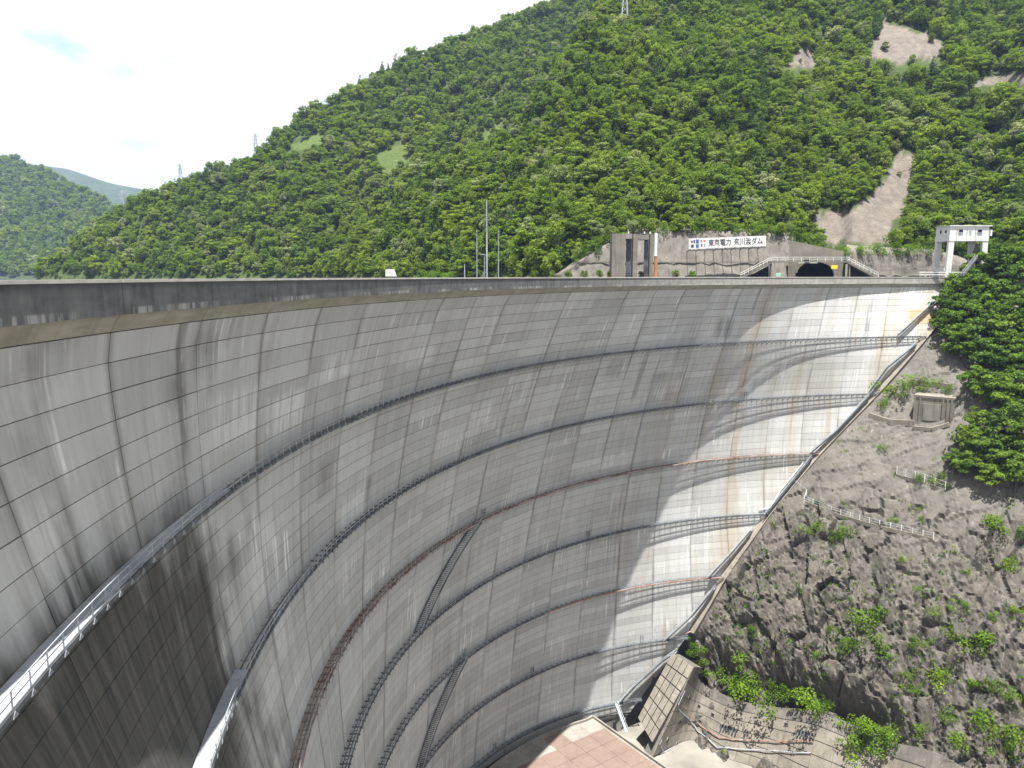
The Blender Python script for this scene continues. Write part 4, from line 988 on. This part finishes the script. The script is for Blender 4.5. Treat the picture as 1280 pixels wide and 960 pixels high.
bx('board', 1039, 331.5, 1047, 336, 297.5, .15, plain('yellow_paint', (.75, .48, .03), .5, 0, .05), ys); bx('post', 1042.6, 336, 1043.4, 347.2, 297.6, .15, M['steel'], ys)
gs = empty('road_sign', pd(973, 347, 297), 0, 'small green and white sign left of the tunnel mouth', 'sign')
bx('board', 970, 341, 976, 345.5, 297, .15, plain('green_paint', (.25, .5, .38), .5, 0, .05), gs); bx('post', 972.7, 345.5, 973.3, 347.2, 297.1, .12, M['steel'], gs)
# long white sign with the lettering
SG = 301.; sg = empty('name_sign', pd(909, 312, SG), 0, 'long white sign with black Japanese lettering on the slope wall', 'sign')
c0, c1, c2, c3 = pd(861, 311.5, SG), pd(957.5, 307.5, SG), pd(957.5, 294.5, SG), pd(861, 298.3, SG)
mb = MB(); prism(mb, [c0, c1, c2, c3], .5); sgb = wobj('board', mb, M['white'], sg)
mb = MB(); o_dn = Vector((0, .3, -.55)); mb.path([c0 + o_dn, c1 + o_dn], .5, .5); wobj('support_beam', mb, M['steel_dark'], sg)
for f in np.linspace(.03, .97, 9): p = c0.lerp(c1, f) + Vector((0, .5, .2)); mb = MB(); mb.bar(p, p + Vector((0, 7.5, -1.2)), .25); wobj('strut', mb, M['steel_dark'], sg)
M['ink'] = plain('black_ink', (.03, .03, .035), .6, 0, .05); M['inkblue'] = plain('blue_ink', (.05, .11, .30), .6, 0, .05); M['inkred'] = plain('red_ink', (.5, .05, .06), .6, 0, .05)
def lettering(txt, f0, f1, g0, g1, mat):
    cu_ = bpy.data.curves.new('lettering', 'FONT'); cu_.body = txt; cu_.offset = .012; to = bpy.data.objects.new('lettering_tmp', cu_); COL.objects.link(to)
    dg = bpy.context.evaluated_depsgraph_get(); me = bpy.data.meshes.new_from_object(to.evaluated_get(dg)); bpy.data.objects.remove(to)
    co = np.array([v.co[:] for v in me.vertices]); mn, mx = co.min(0), co.max(0); co = (co - mn) / np.maximum(mx - mn, 1e-6); new = []
    for x, y, _ in co: f = f0 + (f1-f0)*x; g = g0 + (g1-g0)*y; p = c0.lerp(c1, f).lerp(c3.lerp(c2, f), g); new.append((p.x, SG - .03, p.z))
    me.vertices.foreach_set('co', np.array(new, np.float32).ravel()); me.update(); me.materials.clear(); me.materials.append(mat)
    obj('lettering', me, None, sgb)
lettering('東京電力', .255, .545, .20, .86, M['ink']); lettering('奈川渡ダム', .585, .955, .18, .88, M['ink'])
for f0, f1, g0, g1, mt in ((.03, .05, .60, .80, M['ink']), (.06, .08, .55, .86, M['ink']), (.09, .13, .52, .90, M['inkblue']), (.03, .065, .14, .42, M['ink']), (.09, .13, .10, .44, M['inkblue']), (.15, .17, .62, .82, M['inkred']), (.19, .215, .66, .80, M['inkred']), (.16, .175, .2, .45, M['ink']), (.20, .21, .2, .42, M['ink'])):
    mb = MB(); q = [c0.lerp(c1, f).lerp(c3.lerp(c2, f), g) for f, g in ((f0, g0), (f1, g0), (f1, g1), (f0, g1))]; prism(mb, [Vector((p.x, SG - .04, p.z)) for p in q], .03); obj('printed_mark', mb, mt, sgb)
# intake gate tower
GT = 288.; gt = empty('intake_tower', pd(793, 347, GT), 0, 'pale concrete intake gate tower with two dark slots', 'tower')
bx('pier', 764.5, 292, 782, 347.4, GT, 7, M['conc'], gt); bx('pier', 790.5, 292.5, 797.5, 347.4, GT + .4, 6, M['conc'], gt); bx('pier', 811.5, 293, 817, 347.4, GT + .4, 6, M['conc'], gt)
bx('top_beam', 782, 292, 790.5, 298.5, GT + .6, 5, M['rim'], gt); bx('top_beam', 797.5, 293.5, 811.5, 299.5, GT + .8, 5, M['rim'], gt)
bx('gate_leaf', 782, 298.6, 790.5, 347.3, GT + 2.5, .5, M['steel_dark'], gt); bx('gate_leaf', 804.5, 299.6, 811.5, 347.3, GT + 2.5, .5, M['steel_dark'], gt)
for u in (785, 805, 812): bx('lamp', u, 289.5, u+1.6, 292.2, GT + 1.5, .5, M['white'], gt)
po = empty('mast', pd(820.5, 347, GT), 0, 'thick white and orange post beside the intake tower', 'post')
bx('upper_shaft', 818, 291.5, 822, 320, GT - .6, 1.1, M['white'], po); bx('lower_shaft', 817.9, 320.1, 822.1, 347.4, GT - .62, 1.14, plain('orange_paint', (.33, .15, .07), .8, 0, .4), po)
# white gatehouse on legs
GH = 290.; A = pd(1183, 346, GH); gx, gy = A.x, GH
gh = empty('gatehouse', (gx, gy, Z0), 0, 'white hoist house on four legs at the right end of the crest', 'gatehouse')
zt, zb = (345.5-283.5)/FPX*GH, (345.5-302.5)/FPX*GH; wx, wy = 14.6, 9.5
def gb(name, x0, y0, z0, x1, y1, z1): mb = MB(); mb.box(x0, y0, z0 - Z0, x1, y1, z1 - Z0); return obj(name, mb, M['white'], gh)
gb('house', 0, 0, zb + 1.9, wx, wy, zt - .35); gb('roof', -.35, -.35, zt - .34, wx + 1.0, wy + .3, zt); gb('girder', -.12, -.12, zb, wx + .12, wy + .12, zb + 1.88); gb('balcony', wx+.05, .5, zb + 1.9, wx + 1.6, wy - 1, zb + 4.2)
for x in (3.3, 10.4):
    mb = MB(); mb.box(x, -.06, zt-2.6-Z0, x+1.5, .02, zt-1.5-Z0); w0 = obj('window', mb, M['dark'], gh); z_ = zt-2.6-Z0; mb = MB(); mb.path([(x-.05, -.08, z_-.05), (x+1.55, -.08, z_-.05), (x+1.55, -.08, z_+1.15), (x-.05, -.08, z_+1.15), (x-.05, -.08, z_-.05)], .12); mb.bar((x-.2, -.15, z_-.15), (x+1.7, -.15, z_-.15), .25, .12); obj('frame', mb, M['steel'], w0)
for y in (2.2, 5.6): mb = MB(); mb.box(-.06, y, zt-2.7-Z0, .02, y+1.1, zt-1.6-Z0); obj('window', mb, M['dark'], gh)
for x, y, sx in ((0, 0, 1), (wx-2.0, 0, -1), (0, wy-1.3, 1), (wx-2.0, wy-1.3, -1)):
    mb = MB(); mb.hexa([(x - sx*.5, y, -.3), (x + 2.0 - sx*.5, y, -.3), (x+2.0 - sx*.5, y+1.3, -.3), (x - sx*.5, y+1.3, -.3), (x, y, zb-Z0), (x+2.0, y, zb-Z0), (x+2.0, y+1.3, zb-Z0), (x, y+1.3, zb-Z0)]); obj('leg', mb, M['white'], gh)
mb = MB(); mb.box(7.2, -.05, zb+1.9-Z0, 8.1, .02, zb+3.9-Z0); obj('door', mb, M['steel'], gh)
for x in (2.6, 6.4, 9.6): mb = MB(); mb.bar((x, -.14, zb-Z0), (x, -.14, zt-.5-Z0), .14); obj('drain_pipe', mb, M['steel'], gh)
mb = MB(); mb.bar((-.2, 1, 4.2), (-.2, wy-1, 4.2), .9, 1.1); obj('cross_beam', mb, M['white'], gh)
mb = MB(); mb.bar((wx-6, 3, .2), (wx-2, 3, zb-Z0-1), .9, .9); obj('brace', mb, M['conc'], gh)
gr_ = empty('guard_rail', pd(1175, 347, 283), 0, 'white guard rail on the crest beneath the gatehouse', 'railing')
for v in (340.3, 343.4): mb = MB(); mb.path([pd(1149, v, 284), pd(1201, v, 284)], .35, .3); wobj('rail', mb, M['white'], gr_)
for u in range(1150, 1202, 12): mb = MB(); mb.bar(pd(u, 340, 284.3), pd(u, 348, 284.3), .2); wobj('rail_post', mb, M['white'], gr_)
hs = [pd(1204, 345, 276), pd(1222, 322, 276)]
stairway('gatehouse_stairway', [hs[1], hs[0]], 1.6, (0, 1, 0), 'steep white stairs climbing to the right of the gatehouse', M['white'])
# masts and a white notice box along the crest
def crest_stand(u, r=9.0): a = (u-640)/FPX; t_ = crest_t(a, r); return t_
for u, v, w_, lab in ((608.5, 250, .20, 'tallest slender grey mast behind the crest parapet'), (596, 286, .10, 'slender grey pole just left of the tallest mast'), (623, 287, .10, 'slender grey pole just right of the tallest mast'), (580.5, 330, .14, 'short grey post left of the masts')):
    t_ = crest_stand(u); r_ = empty('mast', pd(u, 352, t_), 0, lab, 'mast'); r_.location.z = -1.3; a = Vector((pd(u, 300, t_).x, t_, -1.35)); b = pd(u, v, t_); b.x = a.x
    mb = MB(); mb.tube([a, a.lerp(b, .5), b], [w_, w_*.8, w_*.45], 8); wobj('pole', mb, M['steel'], r_)
    mb = MB(); mb.box(a.x-w_*1.8, t_-w_*1.8, -1.31, a.x+w_*1.8, t_+w_*1.8, -1.0); wobj('footing', mb, M['conc'], r_)
t_ = crest_stand(605); la = empty('street_lamp', pd(605.5, 352, t_-1), 0, 'short lamp post beside the tallest mast', 'lamp post'); la.location.z = -1.3
mb = MB(); a = Vector((la.location.x, t_-1, -1.3)); b = a + Vector((0, 0, 6)); mb.tube([a, b], [.1, .06], 6); wobj('pole', mb, M['steel'], la); mb = MB(); mb.box(b.x-.9, b.y-.15, b.z-.05, b.x+.1, b.y+.15, b.z+.12); wobj('lamp_head', mb, M['steel'], la)
t_ = crest_stand(488); nb = empty('notice_box', pd(488, 352, t_), 0, 'small white box standing behind the parapet left of the masts', 'box'); nb.location.z = -1.3
q = nb.location; mb = MB(); mb.hexa([(q.x-.85, q.y, .0), (q.x+1.0, q.y, .0), (q.x+1.0, q.y+.8, .0), (q.x-.85, q.y+.8, .0), (q.x-.85, q.y, 1.25), (q.x+.6, q.y, 1.25), (q.x+.6, q.y+.8, 1.25), (q.x-.85, q.y+.8, 1.25)]); wobj('cabinet', mb, M['white'], nb)
mb = MB(); mb.box(q.x-.7, q.y+.1, -1.3, q.x+.8, q.y+.7, 0); wobj('plinth', mb, M['conc'], nb)
# pylons on the ridges
def pylon(X, Y, z, h, lab):
    r_ = empty('power_pylon', (X, Y, z), 0, lab, 'pylon', 'power pylons on the ridges'); mb = MB(); w_ = h*.09
    for sx in (-1, 1):
        for sy in (-1, 1): mb.bar((sx*w_, sy*w_, -2), (sx*w_*.2, sy*w_*.2, h), .35)
    for k in range(7):
        z0, z1 = h*k/7, h*(k+1)/7; s0, s1 = w_*(1-.8*k/7), w_*(1-.8*(k+1)/7); mb.bar((-s0, -s0, z0), (s1, -s1, z1), .2); mb.bar((s0, -s0, z0), (-s1, -s1, z1), .2)
    obj('tower_frame', mb, M['steel'], r_)
    for f, l_ in ((.68, .16), (.80, .2), (.92, .14)): mb = MB(); mb.bar((-h*l_, 0, h*f), (h*l_, 0, h*f), .35); obj('cross_arm', mb, M['steel'], r_)
for u, v0, v1, hf, lab in ((330, 171, 199, far_h, 'lattice power pylon on the skyline left of the near mountain'), (237, 207, 230, far_h, 'small faint lattice pylon on the lower skyline at left'), (165, 240, 262, far_h, 'tiny lattice pylon low on the skyline at far left'),
                           (773, 14, 52, near_h, 'lattice pylon high on the wooded slope at top centre'), (1237, -12, 18, near_h, 'lattice pylon at the top right edge among trees')):
    a = (u-640)/FPX; T = np.linspace(300, 1500, 2400); Z = hf(a*T, T)[0]
    if hf is far_h: i = int(np.argmax(Z/T))
    else: i = int(np.argmax(Z/T > (345.5-v1)/FPX))
    pylon(a*T[i], T[i], Z[i], (v1-v0)/FPX*T[i]*1.08 + 4, lab)

# ---------------------------------------------------------------- more trees and bushes
for u in (648, 668, 690, 711, 731, 749, 763, 803, 844, 866):
    t_ = 294. if u > 700 else prom_t((u-640)/FPX) - 10; p = pd(u, 346, t_); s_ = .40 + .05*random.random()
    near_ = {648: 'leftmost of the row', 668: 'second from the left in the row', 690: 'third from the left in the row', 711: 'fourth from the left in the row', 731: 'fifth from the left in the row', 749: 'sixth in the row, left of the intake tower', 763: 'half hidden behind the intake tower\'s left pier', 803: 'seen between the intake tower piers', 844: 'right of the orange post', 866: 'below the left end of the long sign'}[u]
    tree_obj(random.choice((0, 1, 2, 3)), (p.x, t_, Z0 - .1), s_, random.uniform(0, 6), 'small round planted tree, ' + near_, 'planted trees along the bank road', 'young_tree')
FG = [(1196, 385, .9, 5), (1226, 384, 1., 4), (1260, 372, 1., 5), (1205, 424, 1.0, 4), (1242, 414, 1., 5), (1276, 414, 1., 6), (1222, 462, .9, 5), (1256, 454, 1., 4), (1284, 452, 1., 5), (1236, 500, 1., 5), (1268, 500, 1., 4), (1240, 548, 1., 6), (1264, 548, 1., 5), (1226, 590, .9, 4), (1256, 600, 1., 6), (1282, 594, 1., 5), (1222, 352, .9, 6), (1252, 340, 1., 4), (1284, 342, 1., 5), (1180, 398, 1.0, 5), (1208, 372, 1.0, 4), (1238, 358, 1.05, 6), (1268, 352, 1.1, 5), (1212, 402, 1.1, 5), (1245, 392, 1.15, 6), (1278, 395, 1.1, 4), (1186, 430, 1.0, 5), (1222, 436, 1.2, 6), (1258, 432, 1.2, 5), (1292, 432, 1.1, 6),
      (1200, 452, .9, 4), (1238, 474, 1.15, 6), (1272, 474, 1.2, 5), (1216, 498, .9, 5), (1250, 520, 1.2, 4), (1284, 520, 1.2, 6), (1222, 545, 1.0, 5), (1206, 572, .95, 6), (1240, 580, 1.15, 5), (1276, 572, 1.2, 4), (1212, 604, .95, 5), (1236, 612, 1.0, 6), (1268, 618, 1.15, 5), (1292, 612, 1.1, 4), (1192, 592, .7, 6), (1172, 412, .75, 4)]
for u, v, s_, k in FG:
    p = rockp(u, v, -.3); row = 'near the crest end' if v < 410 else 'level with the second walkway' if v < 480 else 'beside the ribbed block' if v < 560 else 'beside the short white fence'
    o = tree_obj(random.choice((9, 10, 11, 9, 10, 11, 12, 13, 7)), (p.x, p.y, p.z - .8), s_*1.3*random.uniform(.75, 1.2), random.uniform(0, 6), 'lush layered tree in the right edge cluster ' + row, 'trees of the right edge cluster ' + row)
def bush_mesh(seed):
    rg = np.random.default_rng(seed); lobes = [((rg.normal(0, .42), rg.normal(0, .42), abs(rg.normal(.45, .25))), rg.uniform(.28, .5)) for _ in range(9)]
    V, Fc, LV = leaf_cloud(lobes, 1500, .055, rg, .9); return cloud_mesh('foliage', V, Fc, LV, M['bushleaf'])
BM = [bush_mesh(s) for s in (21, 22, 23, 24)]
sm = MB(); sm.tube([(0, 0, -.4), (.03, 0, .2), (.0, .05, .5)], [.06, .04, .02], 5); sm.tube([(0, 0, .0), (.2, .1, .4)], [.04, .02], 4); sm = sm.mesh('stem'); sm.materials.append(M['bark'])
def bush(p, r, label, group=None):
    o = empty('bush', p, random.uniform(0, 6.28), label, 'bush', group); o.scale = (r, r, r*random.uniform(.8, 1.1))
    for nm, me in (('foliage', random.choice(BM)), ('stem', sm)): c = bpy.data.objects.new(nm, me); COL.objects.link(c); c.parent = o
BL = [(1095, 792, 38), (1218, 806, 34), (1060, 812, 26), (1105, 820, 26), (1130, 845, 24), (1162, 850, 30), (1142, 868, 18), (1095, 912, 34), (1060, 938, 34), (1110, 930, 30), (1085, 942, 34), (1075, 918, 24), (905, 856, 30), (947, 880, 40), (1015, 874, 38), (922, 830, 22), (890, 826, 22), (935, 796, 18), (985, 868, 22), (965, 866, 22),
      (1054, 670, 22), (1024, 660, 14), (1008, 668, 18), (1040, 672, 14), (1250, 665, 30), (1275, 668, 22), (1152, 742, 12), (1168, 770, 16), (1262, 712, 20), (1272, 765, 18), (1200, 762, 16), (1190, 800, 22), (1146, 806, 18), (1240, 860, 20), (1272, 875, 18), (1185, 905, 20), (1236, 918, 36), (1275, 935, 32), (1205, 938, 26), (1255, 945, 20), (1132, 486, 26), (1112, 496, 24), (1102, 510, 16), (1160, 488, 18), (1182, 492, 16), (1100, 562, 12), (1146, 640, 12), (1150, 652, 12), (1165, 604, 20), (1148, 600, 14), (1116, 655, 9), (1058, 632, 9), (870, 815, 20), (880, 836, 20), (862, 800, 16), (1030, 880, 24), (1000, 740, 8), (1130, 700, 10), (1210, 720, 10), (1240, 770, 12), (1180, 850, 18), (1215, 860, 16), (1120, 890, 14), (1150, 915, 18), (930, 862, 24), (1040, 790, 12), (1020, 820, 12)]
for u, v, d_ in BL:
    p = rockp(u, v, -.2)
    if v > 868 and u < 1140: p = wall_uv(u, v)[0]
    r_ = d_*math.dist((0, 0, 0), p)/FPX*.62
    if v < 520: z = 'on the ledge above the ribbed block' if u > 1140 else 'on the ledge left of the ribbed block'
    elif v < 620: z = 'behind the short white post fence' if u > 1120 else 'on bare rock below the ribbed block'
    elif v < 700: z = 'on the rock beside the long white fence' if u < 1180 else 'on the rock at the right edge'
    elif u < 900 : z = 'on the grassy steps beside the thrust block'
    elif u < 1035 and v > 780: z = 'on the ledge atop the retaining wall'
    elif v > 880: z = 'at the foot of the dark rock'
    else: z = 'in the cracks of the dark jagged rock'
    sz = 'large' if d_ >= 28 else 'medium' if d_ >= 16 else 'small'
    bush((p.x, p.y, p.z), max(r_, .8), '%s bright green bush %s' % (sz, z), '%s bushes %s' % (sz, z))
for k, u in enumerate(range(884, 1032, 11)):          # hedge along the top of the slope wall right of the sign, and over the portal
    a, tb, z = wall_col(u); t_ = tb + .42*(z-Z0) + .8; bush((a*t_, t_, z - 1.0), random.uniform(3.2, 4.8), 'leafy bush in the hedge along the top edge of the slope wall', 'hedge bushes along the slope wall')
for k, u in enumerate(list(range(722, 985, 13)) + [846, 870, 890, 905, 990, 1004, 1016]):
    a, tb, z = wall_col(u); t_ = tb + .42*(z-Z0) + random.uniform(.6, 3.5); tree_obj(random.choice((0, 1, 2, 3, 4, 5)), (a*t_, t_, z - random.uniform(.5, 2.5)), random.uniform(.5, .9), random.uniform(0, 6), 'leafy tree overhanging the top edge of the slope wall', 'trees along the slope wall top')
for u in range(726, 884, 9):
    a, tb, z = wall_col(u); t_ = tb + .42*(z-Z0) + random.uniform(.2, 1.5)
    if random.random() < .75: bush((a*t_, t_, z - random.uniform(.8, 1.6)), random.uniform(2.2, 4.0), 'leafy bush overhanging the slope wall above the intake tower', 'bushes overhanging the slope wall above the intake tower')
for u in range(1036, 1168, 11):
    a = (u-640)/FPX; t_ = prom_t(a) + 10; z = (345.5 - 316)/FPX*t_; bush((a*t_, t_ - 4, z - 1.2), random.uniform(3.0, 4.2), 'leafy bush in the hedge beneath the bare landslide chute', 'hedge bushes beneath the landslide')
for u, r_ in ((505, 2.2), (520, 1.6), (528, 2.6), (545, 2.0), (556, 2.6), (566, 2.2), (635, 1.4), (660, 1.6), (700, 1.2)):
    a = (u-640)/FPX; t_ = prom_t(a) - 6; bush((a*t_, t_, Z0 - .1), r_*1.5, 'low shrub on the lake shore behind the parapet near the masts', 'shrubs on the lake shore')
# ground cover on the slope: tufts nobody could count
rg = np.random.default_rng(33); V, Fc, LV = [], [], []; n = 0
while n < 2000:
    b, d = rg.uniform(1, 125), rg.uniform(28, 146); w_ = float(fbm(b/9, d/9, 3, 55)); j = float(rock_jag(b, d))
    if w_ < .22 - .16*j or (d < 60 and w_ < .3): continue
    p = rock_pt(np.array(b), np.array(d)); s = rg.uniform(.14, .34)*(1+.7*j); n += 1
    for _ in range(4):
        q = p + rg.normal(0, .35, 3)*np.array([1, 1, .4]); x = rg.normal(size=3); x /= np.linalg.norm(x); y = np.cross(x, [0, 0, 1.]); y /= np.linalg.norm(y)+1e-6; up = np.array([0, 0, 1.])*s + rg.normal(0, .2, 3)
        k = len(V); V += [tuple(q - y*s*.5), tuple(q + y*s*.5), tuple(q + y*s*.4 + up), tuple(q - y*s*.4 + up)]; Fc.append((k, k+1, k+2, k+3)); LV += [float(rg.uniform(.1, .8))]*4
tag(obj('ground_cover', cloud_mesh('ground_cover', V, Fc, LV, M['bushleaf'])), 'grass and weeds growing over the rock slope', 'weeds', None, 'stuff')

# ---------------------------------------------------------------- air
hz = MB(); hz.box(-7100, -7100, -153, 7100, 7100, 860); hm = bpy.data.materials.new('haze_air'); hm.use_nodes = True; hn = hm.node_tree
for n_ in list(hn.nodes):
    if n_.type != 'OUTPUT_MATERIAL': hn.nodes.remove(n_)
pv = hn.nodes.new('ShaderNodeVolumePrincipled'); pv.inputs['Color'].default_value = (.42, .58, .98, 1); pv.inputs['Density'].default_value = 6.5e-5; pv.inputs['Anisotropy'].default_value = .2
hn.links.new(pv.outputs[0], hn.nodes['Material Output'].inputs['Volume'])
tag(obj('haze', hz, hm), 'pale blue haze filling the valley air', 'haze', None, 'stuff')
